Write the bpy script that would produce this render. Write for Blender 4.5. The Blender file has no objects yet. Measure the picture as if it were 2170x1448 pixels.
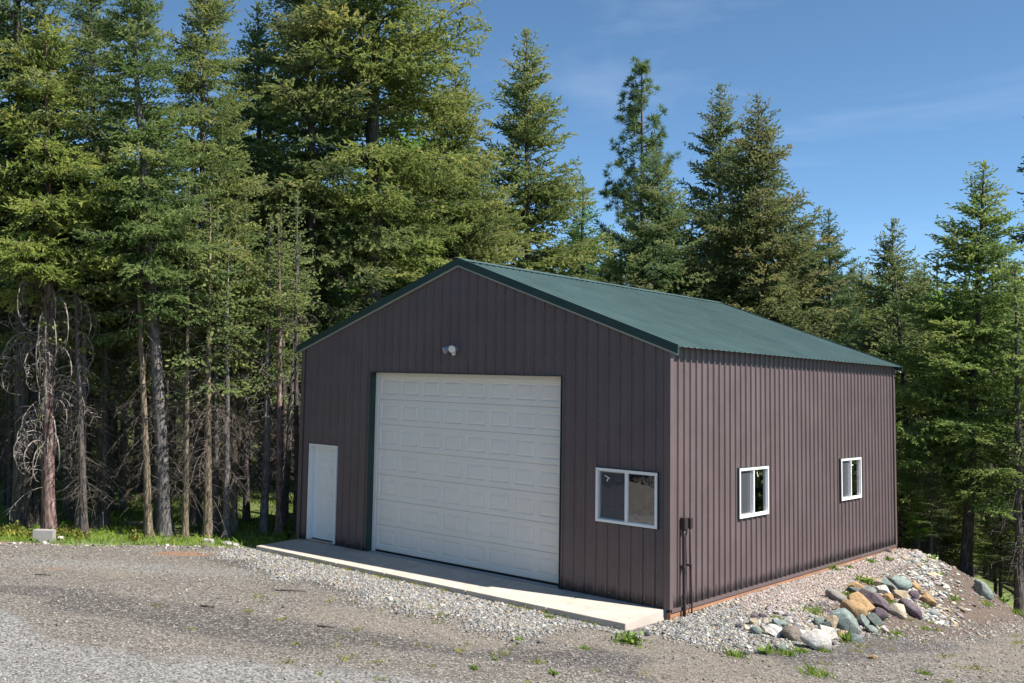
import bpy, math, random
import numpy as np
from mathutils import Matrix, Vector
random.seed(7)
RNG = np.random.default_rng(11)
sc = bpy.context.scene
COL = sc.collection

# ------------------------------------------------------------------ camera
F_PX, SX, SY = 2151.64, -350.0, -102.83
CAM = np.array([8.3565, -16.2506, 3.685])
YAW, PITCH, ROLL = 0.784, 0.085, 0.0298
fw = np.array([-math.sin(YAW), math.cos(YAW), 0.0]); rt = np.array([math.cos(YAW), math.sin(YAW), 0.0]); up = np.array([0, 0, 1.0])
fw, up = fw*math.cos(PITCH)+up*math.sin(PITCH), up*math.cos(PITCH)-fw*math.sin(PITCH)
rt, up = rt*math.cos(ROLL)+up*math.sin(ROLL), up*math.cos(ROLL)-rt*math.sin(ROLL)
cd = bpy.data.cameras.new('camera'); cam = bpy.data.objects.new('camera', cd); COL.objects.link(cam)
cd.sensor_width = 36.0; cd.lens = 36.0*F_PX/2170.0
cd.shift_x = -SX/2170.0; cd.shift_y = SY/2170.0
cd.clip_start = 0.1; cd.clip_end = 5000
M = Matrix.Identity(4)
for i in range(3):
    M[i][0] = rt[i]; M[i][1] = up[i]; M[i][2] = -fw[i]; M[i][3] = CAM[i]
cam.matrix_world = M
sc.camera = cam
# ------------------------------------------------------------------ sky, sun, exposure
SUN = np.array([3.3, 0.75, 4.33]); SUN /= np.linalg.norm(SUN)
SUN_EL = math.asin(SUN[2]); SUN_AZ = math.atan2(SUN[0], SUN[1])
world = bpy.data.worlds.new('World'); sc.world = world; world.use_nodes = True
wn = world.node_tree.nodes; wl = world.node_tree.links
for n in list(wn): wn.remove(n)
w_out = wn.new('ShaderNodeOutputWorld'); w_bg = wn.new('ShaderNodeBackground'); w_sky = wn.new('ShaderNodeTexSky')
w_sky.sky_type = 'NISHITA'; w_sky.sun_disc = False; w_sky.sun_elevation = SUN_EL; w_sky.sun_rotation = SUN_AZ
w_sky.altitude = 2000; w_sky.air_density = 0.7; w_sky.dust_density = 0.0; w_sky.ozone_density = 6.0
w_tc = wn.new('ShaderNodeTexCoord'); w_map = wn.new('ShaderNodeMapping'); w_map.inputs['Scale'].default_value = (1.1, 3.2, 7.0)
w_map.inputs['Rotation'].default_value = (0.1, 0.25, 0.6)
w_noise = wn.new('ShaderNodeTexNoise'); w_noise.inputs['Scale'].default_value = 2.3; w_noise.inputs['Detail'].default_value = 7; w_noise.inputs['Roughness'].default_value = 0.55
w_noise.inputs['Distortion'].default_value = 0.5
w_ramp = wn.new('ShaderNodeValToRGB'); w_ramp.color_ramp.elements[0].position = 0.50; w_ramp.color_ramp.elements[1].position = 0.85
w_ramp.color_ramp.elements[1].color = (0.15, 0.15, 0.15, 1)
w_mix = wn.new('ShaderNodeMix'); w_mix.data_type = 'RGBA'; w_mix.inputs['B'].default_value = (6.5, 7.2, 8.2, 1)
wl.new(w_tc.outputs['Generated'], w_map.inputs['Vector']); wl.new(w_map.outputs['Vector'], w_noise.inputs['Vector'])
wl.new(w_noise.outputs['Fac'], w_ramp.inputs['Fac']); wl.new(w_ramp.outputs['Color'], w_mix.inputs['Factor'])
w_tint = wn.new('ShaderNodeMix'); w_tint.data_type = 'RGBA'; w_tint.blend_type = 'MULTIPLY'; w_tint.inputs['Factor'].default_value = 1.0; w_tint.inputs['B'].default_value = (1.14, 1.22, 1.06, 1)
wl.new(w_sky.outputs['Color'], w_tint.inputs['A']); wl.new(w_tint.outputs['Result'], w_mix.inputs['A']); wl.new(w_mix.outputs['Result'], w_bg.inputs['Color'])
w_bg.inputs['Strength'].default_value = 0.091
wl.new(w_bg.outputs['Background'], w_out.inputs['Surface'])
sd = bpy.data.lights.new('sun', 'SUN'); sd.energy = 5.0; sd.angle = math.radians(0.53); sd.color = (1.0, 0.955, 0.88)
sun = bpy.data.objects.new('sun', sd); COL.objects.link(sun)
sun.rotation_euler = Vector(SUN).to_track_quat('Z', 'Y').to_euler(); sun.location = (20, 5, 30)
sc.view_settings.view_transform = 'Standard'; sc.view_settings.look = 'None'
sc.view_settings.exposure = 0.98; sc.view_settings.gamma = 1.0; sc.view_settings.use_curve_mapping = False
sc.cycles.max_bounces = 6; sc.cycles.diffuse_bounces = 3; sc.cycles.transparent_max_bounces = 12
sc.render.film_transparent = False

# ------------------------------------------------------------------ helpers
def ray(u, v): return fw + rt*(u-1085-SX)/F_PX - up*(v-724-SY)/F_PX
def atd(u, v, d): return CAM + ray(u, v)*d
def ground_hit(u, v, d0=8.0, d1=60.0):
    r = ray(u, v); d = d0
    while d < d1:
        q = CAM + r*d
        if q[2] <= gz(q[0], q[1]): return q, d
        d += 0.03
    return CAM + r*d1, d1
def sstep(a, b, x):
    t = np.clip((np.asarray(x, float)-a)/(b-a), 0, 1); return t*t*(3-2*t)
def tag(o, label=None, cat=None, group=None, kind=None):
    if label: o['label'] = label
    if cat: o['category'] = cat
    if group: o['group'] = group
    if kind: o['kind'] = kind
    return o
def empty(name, loc, rz=0.0, s=(1, 1, 1)):
    o = bpy.data.objects.new(name, None); COL.objects.link(o); o.empty_display_size = 0.2
    o.location = loc; o.rotation_euler = (0, 0, rz); o.scale = s; return o
def link(name, me, mat=None, parent=None, world_child=False):
    o = bpy.data.objects.new(name, me); COL.objects.link(o)
    if mat is not None and len(me.materials) == 0: me.materials.append(mat)
    if parent is not None:
        o.parent = parent
        if world_child:
            q = parent; off = Vector((0, 0, 0))
            while q is not None: off += q.location; q = q.parent
            o.location = -off
    return o
def np_mesh(name, V, quads=None, tris=None, attrs=None, smooth=False):
    me = bpy.data.meshes.new(name); V = np.asarray(V, np.float32)
    loops = []; starts = []; n = 0
    if quads is not None and len(quads):
        quads = np.asarray(quads, np.int32); loops.append(quads.ravel()); starts.append(np.arange(len(quads), dtype=np.int32)*4+n); n += quads.size
    if tris is not None and len(tris):
        tris = np.asarray(tris, np.int32); loops.append(tris.ravel()); starts.append(np.arange(len(tris), dtype=np.int32)*3+n); n += tris.size
    L = np.concatenate(loops); S = np.concatenate(starts)
    me.vertices.add(len(V)); me.vertices.foreach_set('co', V.ravel())
    me.loops.add(len(L)); me.loops.foreach_set('vertex_index', L)
    me.polygons.add(len(S)); me.polygons.foreach_set('loop_start', S)
    for k, a in (attrs or {}).items():
        a = np.asarray(a, np.float32)
        if a.ndim == 1:
            at = me.attributes.new(k, 'FLOAT', 'POINT'); at.data.foreach_set('value', a)
        else:
            at = me.attributes.new(k, 'FLOAT_COLOR', 'POINT')
            c = np.ones((len(a), 4), np.float32); c[:, :3] = a[:, :3]; at.data.foreach_set('color', c.ravel())
    me.update(calc_edges=True); me.validate()
    if smooth: me.polygons.foreach_set('use_smooth', np.ones(len(S), bool))
    return me
class MB:
    """collects verts / faces of ONE part"""
    def __init__(s): s.v = []; s.f = []
    def add(s, vs, fs):
        b = len(s.v); s.v += [tuple(map(float, q)) for q in vs]; s.f += [tuple(b+i for i in f) for f in fs]
    def box(s, x0, x1, y0, y1, z0, z1):
        s.add([(x0,y0,z0),(x1,y0,z0),(x1,y1,z0),(x0,y1,z0),(x0,y0,z1),(x1,y0,z1),(x1,y1,z1),(x0,y1,z1)],
              [(0,3,2,1),(4,5,6,7),(0,1,5,4),(1,2,6,5),(2,3,7,6),(3,0,4,7)]); return s
    def tube(s, pts, rads, n=8, cap=True):
        pts = [np.asarray(p, float) for p in pts]; b = len(s.v); a0 = None
        for i, p in enumerate(pts):
            d = pts[min(i+1, len(pts)-1)]-pts[max(i-1, 0)]; d = d/(np.linalg.norm(d)+1e-9)
            if a0 is None: a0 = np.cross(d, (0.3, 0.9, 0.21))
            a0 = a0-d*(a0@d); a0 /= np.linalg.norm(a0)+1e-9; c0 = np.cross(d, a0)
            for k in range(n):
                t = 2*math.pi*k/n; s.v.append(tuple(p+rads[i]*(a0*math.cos(t)+c0*math.sin(t))))
        for i in range(len(pts)-1):
            for k in range(n):
                s.f.append((b+i*n+k, b+i*n+(k+1) % n, b+(i+1)*n+(k+1) % n, b+(i+1)*n+k))
        if cap:
            s.f.append(tuple(b+k for k in reversed(range(n)))); s.f.append(tuple(b+(len(pts)-1)*n+k for k in range(n)))
        return s
    def mesh(s, name, smooth=False, bevel=0):
        me = bpy.data.meshes.new(name); me.from_pydata(s.v, [], s.f); me.update()
        if smooth: me.polygons.foreach_set('use_smooth', np.ones(len(s.f), bool))
        if bevel:
            import bmesh
            bm = bmesh.new(); bm.from_mesh(me)
            bmesh.ops.bevel(bm, geom=bm.edges[:], offset=bevel, segments=2, affect='EDGES', clamp_overlap=True)
            bm.to_mesh(me); bm.free()
        return me
    def build(s, name, mat, parent=None, smooth=False, bevel=0, world_child=True):
        return link(name, s.mesh(name, smooth, bevel), mat, parent, world_child)

# ------------------------------------------------------------------ materials
def mat(name):
    m = bpy.data.materials.new(name); m.use_nodes = True
    nt = m.node_tree; b = nt.nodes['Principled BSDF']; return m, nt.nodes, nt.links, b
def setp(b, **k):
    for a, v in k.items():
        b.inputs[a.replace('_', ' ')].default_value = v if not (isinstance(v, tuple) and len(v) == 3) else (*v, 1)
def noise(N, scale, detail=5, rough=0.55, vec=None, L=None, dist=0.0):
    n = N.new('ShaderNodeTexNoise'); n.inputs['Scale'].default_value = scale; n.inputs['Detail'].default_value = detail
    n.inputs['Roughness'].default_value = rough; n.inputs['Distortion'].default_value = dist
    if vec is not None: L.new(vec, n.inputs['Vector'])
    return n
def ramp(N, stops):
    r = N.new('ShaderNodeValToRGB'); e = r.color_ramp.elements
    while len(e) < len(stops): e.new(0.5)
    for el, (p, c) in zip(e, stops):
        el.position = p; el.color = (*c, 1) if len(c) == 3 else c
    return r
def mixc(N, L, fac, a, b, mode='MIX'):
    m = N.new('ShaderNodeMix'); m.data_type = 'RGBA'; m.blend_type = mode
    for key, v in (('Factor', fac), ('A', a), ('B', b)):
        if isinstance(v, (int, float)): m.inputs[key].default_value = v
        elif isinstance(v, tuple): m.inputs[key].default_value = (*v, 1)
        else: L.new(v, m.inputs[key])
    return m.outputs['Result']
def math_n(N, L, op, a, b=None, clamp=False):
    m = N.new('ShaderNodeMath'); m.operation = op; m.use_clamp = clamp
    for i, v in enumerate((a, b)):
        if v is None: continue
        if isinstance(v, (int, float)): m.inputs[i].default_value = v
        else: L.new(v, m.inputs[i])
    return m.outputs[0]
def bump(N, L, b, h, strength=0.3, dist=0.02):
    n = N.new('ShaderNodeBump'); n.inputs['Strength'].default_value = strength; n.inputs['Distance'].default_value = dist
    L.new(h, n.inputs['Height']); L.new(n.outputs['Normal'], b.inputs['Normal'])
def objvec(N): return N.new('ShaderNodeTexCoord').outputs['Object']
def geopos(N): return N.new('ShaderNodeNewGeometry').outputs['Position']

def painted_metal(name, col, rough=0.42, dirt=None, fade=0.12):
    m, N, L, b = mat(name); P = geopos(N); setp(b, Specular_IOR_Level=0.35)
    n1 = noise(N, 1.3, 5, 0.6, P, L); n2 = noise(N, 60, 2, 0.5, P, L)
    r = ramp(N, [(0.3, tuple(c*(1-fade) for c in col)), (0.75, tuple(min(1, c*(1+fade)) for c in col))]); L.new(n1.outputs['Fac'], r.inputs['Fac'])
    c = mixc(N, L, 0.12, r.outputs['Color'], n2.outputs['Color'], 'SOFT_LIGHT')
    if dirt:
        sx = N.new('ShaderNodeSeparateXYZ'); L.new(P, sx.inputs['Vector'])
        mp = N.new('ShaderNodeMapping'); mp.inputs['Scale'].default_value = (9, 9, 1.6); L.new(P, mp.inputs['Vector'])
        n3 = noise(N, 1.0, 5, 0.65, mp.outputs['Vector'], L)
        h = math_n(N, L, 'MULTIPLY', n3.outputs['Fac'], dirt[1])
        h = math_n(N, L, 'SUBTRACT', h, sx.outputs['Z'])
        h = math_n(N, L, 'MULTIPLY', h, 7.0, True)
        c = mixc(N, L, math_n(N, L, 'MULTIPLY', h, 0.8), c, dirt[0])
    L.new(c, b.inputs['Base Color'])
    rr = ramp(N, [(0.3, (rough-0.06,)*3), (0.7, (rough+0.08,)*3)]); L.new(n1.outputs['Fac'], rr.inputs['Fac']); L.new(rr.outputs['Color'], b.inputs['Roughness'])
    return m
MAT = {}
MAT['siding'] = painted_metal('brown_siding_paint', (0.134, 0.099, 0.099), 0.36, dirt=((0.012, 0.011, 0.012), 0.42))
MAT['trim_brown'] = painted_metal('brown_trim_paint', (0.125, 0.093, 0.093), 0.42)
MAT['roof'] = painted_metal('green_roof_paint', (0.064, 0.104, 0.102), 0.36)
MAT['trim_green'] = painted_metal('dark_green_trim_paint', (0.022, 0.048, 0.044), 0.4)
MAT['cream'] = painted_metal('cream_soffit_strip', (0.30, 0.31, 0.26), 0.6)
MAT['white'] = painted_metal('white_door_paint', (0.83, 0.77, 0.70), 0.38, fade=0.03)
MAT['vinyl'] = painted_metal('white_vinyl', (0.80, 0.80, 0.79), 0.3, fade=0.02)
MAT['rubber'] = painted_metal('black_rubber', (0.012, 0.012, 0.013), 0.6)
MAT['metal'] = painted_metal('brushed_metal', (0.5, 0.48, 0.45), 0.3)
MAT['metal'].node_tree.nodes['Principled BSDF'].inputs['Metallic'].default_value = 0.9
MAT['grey_paint'] = painted_metal('grey_fixture', (0.32, 0.32, 0.36), 0.45)
MAT['conduit'] = painted_metal('brown_conduit', (0.042, 0.030, 0.032), 0.4)
MAT['screw'] = painted_metal('screw_heads', (0.22, 0.19, 0.19), 0.3)
MAT['plastic_black'] = painted_metal('black_plastic', (0.015, 0.015, 0.015), 0.5)
MAT['lens'] = painted_metal('lamp_lens', (0.75, 0.72, 0.66), 0.2)

def wood_mat(name, c0, c1):
    m, N, L, b = mat(name); P = geopos(N)
    mp = N.new('ShaderNodeMapping'); mp.inputs['Scale'].default_value = (30, 1.5, 30); L.new(P, mp.inputs['Vector'])
    n = noise(N, 1.0, 6, 0.6, mp.outputs['Vector'], L); r = ramp(N, [(0.3, c0), (0.7, c1)]); L.new(n.outputs['Fac'], r.inputs['Fac'])
    L.new(r.outputs['Color'], b.inputs['Base Color']); setp(b, Roughness=0.75); bump(N, L, b, n.outputs['Fac'], 0.3, 0.004); return m
MAT['skirt'] = wood_mat('orange_stained_wood', (0.28, 0.13, 0.065), (0.42, 0.22, 0.125))

def concrete_mat(name, c0, c1, sc_=1.0):
    m, N, L, b = mat(name); P = geopos(N)
    n = noise(N, 1.7*sc_, 8, 0.65, P, L); n2 = noise(N, 45, 4, 0.6, P, L)
    r = ramp(N, [(0.28, c0), (0.72, c1)]); L.new(n.outputs['Fac'], r.inputs['Fac'])
    c = mixc(N, L, 0.25, r.outputs['Color'], n2.outputs['Color'], 'SOFT_LIGHT')
    v = N.new('ShaderNodeTexVoronoi'); v.inputs['Scale'].default_value = 2.1; L.new(P, v.inputs['Vector'])
    sp = ramp(N, [(0.02, (1, 1, 1)), (0.05, (0, 0, 0))]); L.new(v.outputs['Distance'], sp.inputs['Fac'])
    c = mixc(N, L, math_n(N, L, 'MULTIPLY', sp.outputs['Color'], 0.7), c, (0.05, 0.045, 0.04))
    ns = noise(N, 3.1, 7, 0.7, P, L, 0.6); sr = ramp(N, [(0.56, (0, 0, 0)), (0.74, (1, 1, 1))]); L.new(ns.outputs['Fac'], sr.inputs['Fac'])
    c = mixc(N, L, math_n(N, L, 'MULTIPLY', sr.outputs['Color'], 0.45), c, (0.17, 0.14, 0.115))
    L.new(c, b.inputs['Base Color']); setp(b, Roughness=0.85); bump(N, L, b, n2.outputs['Fac'], 0.25, 0.005); return m
MAT['concrete'] = concrete_mat('apron_concrete', (0.40, 0.345, 0.29), (0.54, 0.475, 0.41))
MAT['block'] = concrete_mat('block_concrete', (0.26, 0.24, 0.23), (0.36, 0.34, 0.33))
MAT['floor'] = concrete_mat('garage_floor_concrete', (0.30, 0.31, 0.32), (0.38, 0.38, 0.38))

def glass_mat():
    m, N, L, b = mat('window_glass')
    N.remove(b); out = N['Material Output']
    tr = N.new('ShaderNodeBsdfTransparent'); tr.inputs['Color'].default_value = (0.55, 0.6, 0.6, 1)
    gl = N.new('ShaderNodeBsdfGlossy'); gl.inputs['Roughness'].default_value = 0.0; gl.inputs['Color'].default_value = (0.95, 0.97, 1, 1)
    n = noise(N, 2.0, 2, 0.5, geopos(N), L); bm = N.new('ShaderNodeBump'); bm.inputs['Strength'].default_value = 0.12; bm.inputs['Distance'].default_value = 0.03
    L.new(n.outputs['Fac'], bm.inputs['Height']); L.new(bm.outputs['Normal'], gl.inputs['Normal'])
    fr = N.new('ShaderNodeFresnel'); fr.inputs['IOR'].default_value = 1.9
    mx = N.new('ShaderNodeMixShader'); f2 = math_n(N, L, 'MULTIPLY_ADD', fr.outputs[0], 1.6); N[f2.node.name].inputs[2].default_value = 0.06
    L.new(f2, mx.inputs[0]); L.new(tr.outputs[0], mx.inputs[1]); L.new(gl.outputs[0], mx.inputs[2]); L.new(mx.outputs[0], out.inputs['Surface'])
    return m
MAT['glass'] = glass_mat()
def screen_mat():
    m, N, L, b = mat('insect_screen'); N.remove(b); out = N['Material Output']
    tr = N.new('ShaderNodeBsdfTransparent'); df = N.new('ShaderNodeBsdfDiffuse'); df.inputs['Color'].default_value = (0.10, 0.105, 0.12, 1)
    mx = N.new('ShaderNodeMixShader'); mx.inputs[0].default_value = 0.6
    L.new(tr.outputs[0], mx.inputs[1]); L.new(df.outputs[0], mx.inputs[2]); L.new(mx.outputs[0], out.inputs['Surface']); return m
MAT['screen'] = screen_mat()

def bark_mat(name, c0, c1, c2=None):
    m, N, L, b = mat(name); P = objvec(N)
    mp = N.new('ShaderNodeMapping'); mp.inputs['Scale'].default_value = (16, 16, 3.2); L.new(P, mp.inputs['Vector'])
    n = noise(N, 1.0, 6, 0.7, mp.outputs['Vector'], L, 0.8)
    v = N.new('ShaderNodeTexVoronoi'); v.inputs['Scale'].default_value = 1.2; L.new(mp.outputs['Vector'], v.inputs['Vector'])
    r = ramp(N, [(0.32, c0), (0.62, c1)] + ([(0.78, c2)] if c2 else [])); 
    h = mixc(N, L, 0.45, n.outputs['Fac'], v.outputs['Distance']); L.new(h, r.inputs['Fac'])
    L.new(r.outputs['Color'], b.inputs['Base Color']); setp(b, Roughness=0.9); bump(N, L, b, h, 0.8, 0.03); return m
MAT['bark_dark'] = bark_mat('dark_bark', (0.028, 0.023, 0.021), (0.115, 0.095, 0.084), (0.20, 0.175, 0.16))
MAT['bark_grey'] = bark_mat('grey_bark', (0.05, 0.046, 0.046), (0.19, 0.17, 0.16), (0.31, 0.285, 0.27))
MAT['bark_pink'] = bark_mat('pinkish_bark', (0.06, 0.032, 0.026), (0.25, 0.165, 0.145), (0.44, 0.34, 0.31))
MAT['bark_tan'] = bark_mat('mossy_tan_bark', (0.06, 0.048, 0.034), (0.24, 0.185, 0.125), (0.36, 0.31, 0.22))
MAT['dead'] = bark_mat('bleached_twig', (0.10, 0.085, 0.072), (0.26, 0.225, 0.195), (0.38, 0.34, 0.30))
MAT['dead_dark'] = bark_mat('brown_twig', (0.04, 0.032, 0.026), (0.125, 0.102, 0.082), (0.24, 0.20, 0.165))

def leaf_mat(name, c_in, c_mid, c_tip, transl=0.5):
    m, N, L, b = mat(name); N.remove(b); out = N['Material Output']
    at = N.new('ShaderNodeAttribute'); at.attribute_name = 'v'
    oi = N.new('ShaderNodeObjectInfo')
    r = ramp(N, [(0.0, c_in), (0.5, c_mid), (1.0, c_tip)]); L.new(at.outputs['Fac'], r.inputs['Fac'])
    n = noise(N, 0.9, 3, 0.6, objvec(N), L); nr = ramp(N, [(0.3, (0.85, 0.9, 0.95)), (0.7, (1.45, 1.38, 1.2))]); L.new(n.outputs['Fac'], nr.inputs['Fac'])
    c = mixc(N, L, 1.0, r.outputs['Color'], nr.outputs['Color'], 'MULTIPLY')
    c = mixc(N, L, 1.0, c, oi.outputs['Color'], 'MULTIPLY')
    df = N.new('ShaderNodeBsdfDiffuse'); tl = N.new('ShaderNodeBsdfTranslucent'); mx = N.new('ShaderNodeMixShader'); mx.inputs[0].default_value = transl
    L.new(c, df.inputs['Color']); L.new(c, tl.inputs['Color']); L.new(df.outputs[0], mx.inputs[1]); L.new(tl.outputs[0], mx.inputs[2])
    L.new(mx.outputs[0], out.inputs['Surface']); return m
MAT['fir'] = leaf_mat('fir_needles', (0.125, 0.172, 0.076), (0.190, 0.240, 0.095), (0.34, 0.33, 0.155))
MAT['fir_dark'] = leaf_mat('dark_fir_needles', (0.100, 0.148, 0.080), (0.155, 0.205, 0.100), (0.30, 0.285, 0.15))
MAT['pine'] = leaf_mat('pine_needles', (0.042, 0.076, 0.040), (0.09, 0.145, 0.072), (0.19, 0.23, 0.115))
MAT['larch'] = leaf_mat('bright_spring_leaves', (0.07, 0.14, 0.02), (0.15, 0.27, 0.04), (0.28, 0.40, 0.07), 0.5)
MAT['grass'] = leaf_mat('grass_blades', (0.08, 0.14, 0.02), (0.16, 0.26, 0.035), (0.33, 0.36, 0.09), 0.4)
MAT['weed'] = leaf_mat('weed_leaves', (0.07, 0.13, 0.025), (0.14, 0.23, 0.045), (0.27, 0.33, 0.08), 0.35)
MAT['shrub'] = leaf_mat('yellow_green_shrub_leaves', (0.09, 0.12, 0.025), (0.18, 0.20, 0.05), (0.34, 0.29, 0.07), 0.35)

def stone_mat():
    m, N, L, b = mat('gravel_stone'); at = N.new('ShaderNodeAttribute'); at.attribute_name = 'c'
    n = noise(N, 70, 2, 0.5, geopos(N), L); c = mixc(N, L, 0.35, at.outputs['Color'], n.outputs['Color'], 'SOFT_LIGHT')
    L.new(c, b.inputs['Base Color']); setp(b, Roughness=0.85); return m
MAT['stone'] = stone_mat()
def rock_mat(name, c0, c1, c2, vein=None):
    m, N, L, b = mat(name); P = objvec(N); oi = N.new('ShaderNodeObjectInfo')
    add = N.new('ShaderNodeVectorMath'); add.operation = 'ADD'; L.new(P, add.inputs[0]); L.new(oi.outputs['Location'], add.inputs[1])
    n = noise(N, 5.0, 8, 0.68, add.outputs[0], L, 1.2); n2 = noise(N, 38, 5, 0.7, add.outputs[0], L)
    r = ramp(N, [(0.3, c0), (0.52, c1), (0.72, c2)]); L.new(n.outputs['Fac'], r.inputs['Fac'])
    c = mixc(N, L, 0.85, r.outputs['Color'], n2.outputs['Fac'], 'SOFT_LIGHT')
    nd = noise(N, 2.2, 6, 0.7, add.outputs[0], L); dr = ramp(N, [(0.5, (0, 0, 0)), (0.68, (1, 1, 1))]); L.new(nd.outputs['Fac'], dr.inputs['Fac'])
    c = mixc(N, L, math_n(N, L, 'MULTIPLY', dr.outputs['Color'], 0.5), c, (0.20, 0.165, 0.13))
    if vein:
        n3 = noise(N, 3.0, 6, 0.6, add.outputs[0], L, 3.0); vr = ramp(N, [(0.47, (0, 0, 0)), (0.5, (1, 1, 1)), (0.53, (0, 0, 0))]); L.new(n3.outputs['Fac'], vr.inputs['Fac'])
        c = mixc(N, L, math_n(N, L, 'MULTIPLY', vr.outputs['Color'], 0.6), c, vein)
    L.new(c, b.inputs['Base Color']); setp(b, Roughness=0.82); bump(N, L, b, mixc(N, L, 0.4, n.outputs['Fac'], n2.outputs['Fac']), 1.0, 0.05); return m
RK = {'white': rock_mat('white_rock', (0.40, 0.365, 0.32), (0.60, 0.57, 0.53), (0.72, 0.695, 0.66), (0.163, 0.148, 0.133)),
      'taupe': rock_mat('taupe_rock', (0.148, 0.118, 0.092), (0.222, 0.185, 0.148), (0.296, 0.259, 0.215)),
      'teal': rock_mat('pale_teal_rock', (0.118, 0.155, 0.141), (0.207, 0.259, 0.237), (0.326, 0.363, 0.333), (0.074, 0.096, 0.089)),
      'dteal': rock_mat('dark_teal_rock', (0.041, 0.056, 0.052), (0.081, 0.104, 0.096), (0.148, 0.170, 0.155)),
      'orange': rock_mat('ochre_rock', (0.237, 0.141, 0.063), (0.355, 0.222, 0.104), (0.444, 0.333, 0.192)),
      'tan': rock_mat('tan_rock', (0.244, 0.178, 0.111), (0.348, 0.274, 0.185), (0.444, 0.385, 0.296)),
      'purple': rock_mat('purple_rock', (0.056, 0.037, 0.050), (0.104, 0.074, 0.092), (0.170, 0.137, 0.152)),
      'grey': rock_mat('grey_rock', (0.133, 0.126, 0.115), (0.222, 0.211, 0.192), (0.318, 0.303, 0.281)),
      'cream': rock_mat('cream_rock', (0.311, 0.259, 0.178), (0.429, 0.377, 0.289), (0.518, 0.481, 0.400)),
      'black': rock_mat('blackish_rock', (0.022, 0.022, 0.024), (0.052, 0.052, 0.056), (0.118, 0.118, 0.118))}

# ------------------------------------------------------------------ ground
W, LEN, H, RH = 9.2, 11.76, 4.33, 1.7176
def drive_z(y):
    y = np.asarray(y, float); return -0.16 - 0.1*np.logaddexp(0, (y-0.2)*2.0)/2.0
def gz_np(x, y):
    x = np.asarray(x, float); y = np.asarray(y, float)
    dz = drive_z(np.clip(y, -50, 30))
    t = np.clip(x/(2.05+0.55*sstep(6, 12, y)), 0, 1); s = t**1.8
    z = -0.13 + (dz+0.13)*s
    z = np.where(x < 0, -0.15+0.02*sstep(0.0, 1.0, y), z)
    # slab edge: gravel drops a bit at the right-hand end of the apron
    z = z - 0.03*sstep(-4.0, 0.0, x)*sstep(-3.0, -0.6, y)*(1-sstep(0.0, 3.0, y))
    # fall-off behind the pad and to the right
    ye = 12.2 - 0.75*np.clip(x-2.2, 0, 8)
    drop = np.clip(y-ye, 0, 60)
    right = sstep(-11.0, -6.0, x)
    z = z - right*(0.30*np.clip(drop, 0, 3.0) + 0.16*np.clip(drop-3.0, 0, 18))
    # left forest floor: rises very slightly behind the yard, then hills far away
    dist = np.hypot(x-CAM[0], y-CAM[1])
    z = z + (1-right)*0.045*np.clip(dist-27, 0, 40)
    hill = sstep(48, 130, dist)
    z = z + hill*(6.5+5.0*(1-right)) + sstep(150, 600, dist)*10
    z = z + 0.05*np.sin(x*0.9+1.3*np.sin(y*0.7))*np.sin(y*0.8)*sstep(1.0, 5.0, np.maximum(-y-1.5, dist-25))
    return z
def gz(x, y): return float(gz_np(x, y))

def yard_edge(x, y):   # signed distance-like: >0 on the grass side (upper left)
    ax, ay, bx, by = -13.4, -6.0, -9.35, -0.95
    nx, ny = -(by-ay), (bx-ax); ln = math.hypot(nx, ny)
    return ((np.asarray(x)-ax)*nx+(np.asarray(y)-ay)*ny)/ln
def axis(lo, a, b, hi, step):
    core = np.arange(a, b+1e-6, step); out = []; d = step; p = b
    while p < hi: d *= 1.22; p += d; out.append(p)
    o2 = []; d = step; p = a
    while p > lo: d *= 1.22; p -= d; o2.append(p)
    return np.array(o2[::-1]+list(core)+out)
gx = axis(-1500, -17, 7.5, 1500, 0.16); gy = axis(-1500, -13, 14.5, 1500, 0.16)
GX, GY = np.meshgrid(gx, gy); nx_, ny_ = len(gx), len(gy)
GZ = gz_np(GX, GY)
V = np.stack([GX.ravel(), GY.ravel(), GZ.ravel()], 1)
i = np.arange(nx_-1); j = np.arange(ny_-1); I, J = np.meshgrid(i, j); a = (J*nx_+I).ravel()
Q = np.stack([a, a+1, a+1+nx_, a+nx_], 1)
X, Y = V[:, 0], V[:, 1]
dist = np.hypot(X-CAM[0], Y-CAM[1])
wob = 0.35*np.sin(X*1.7+Y)+0.25*np.sin(Y*3.1-X*0.7)
grass_m = sstep(-0.15, 0.25, yard_edge(X, Y)+wob*0.35)*(X < -8.9)
grass_m = np.maximum(grass_m, sstep(12.6, 14.5, Y+wob)); grass_m = np.maximum(grass_m, sstep(32, 38, dist))
soil_m = np.clip((sstep(0.3, 1.2, X)*sstep(3.0, 5.0, Y)), 0, 1)*(1-sstep(2.3, 3.6, X+wob*0.5))
def blob(u, v, ru, rv, ang=0.0, soft=0.5):
    q, d = ground_hit(u, v); c, s = math.cos(ang), math.sin(ang); dx, dy = X-q[0], Y-q[1]
    e = np.hypot((dx*c+dy*s)/ru, (-dx*s+dy*c)/rv)+0.18*wob
    return 1-sstep(1-soft, 1+soft, e)
def seg(u0, v0, u1, v1, w, soft=0.5):
    p, _ = ground_hit(u0, v0); q, _ = ground_hit(u1, v1); p, q = p[:2], q[:2]
    t = np.clip(((X-p[0])*(q[0]-p[0])+(Y-p[1])*(q[1]-p[1]))/((q-p)@(q-p)), 0, 1)
    e = np.hypot(X-p[0]-t*(q[0]-p[0]), Y-p[1]-t*(q[1]-p[1]))/w+0.2*wob
    return 1-sstep(1-soft, 1+soft, e)
light_m = np.maximum(seg(-250, 1330, 420, 1590, 1.75, 0.12), 0.55*seg(40, 1190, 500, 1215, 0.55))
light_m = np.maximum(light_m, seg(450, 1460, 900, 1520, 1.5, 0.5))
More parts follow.
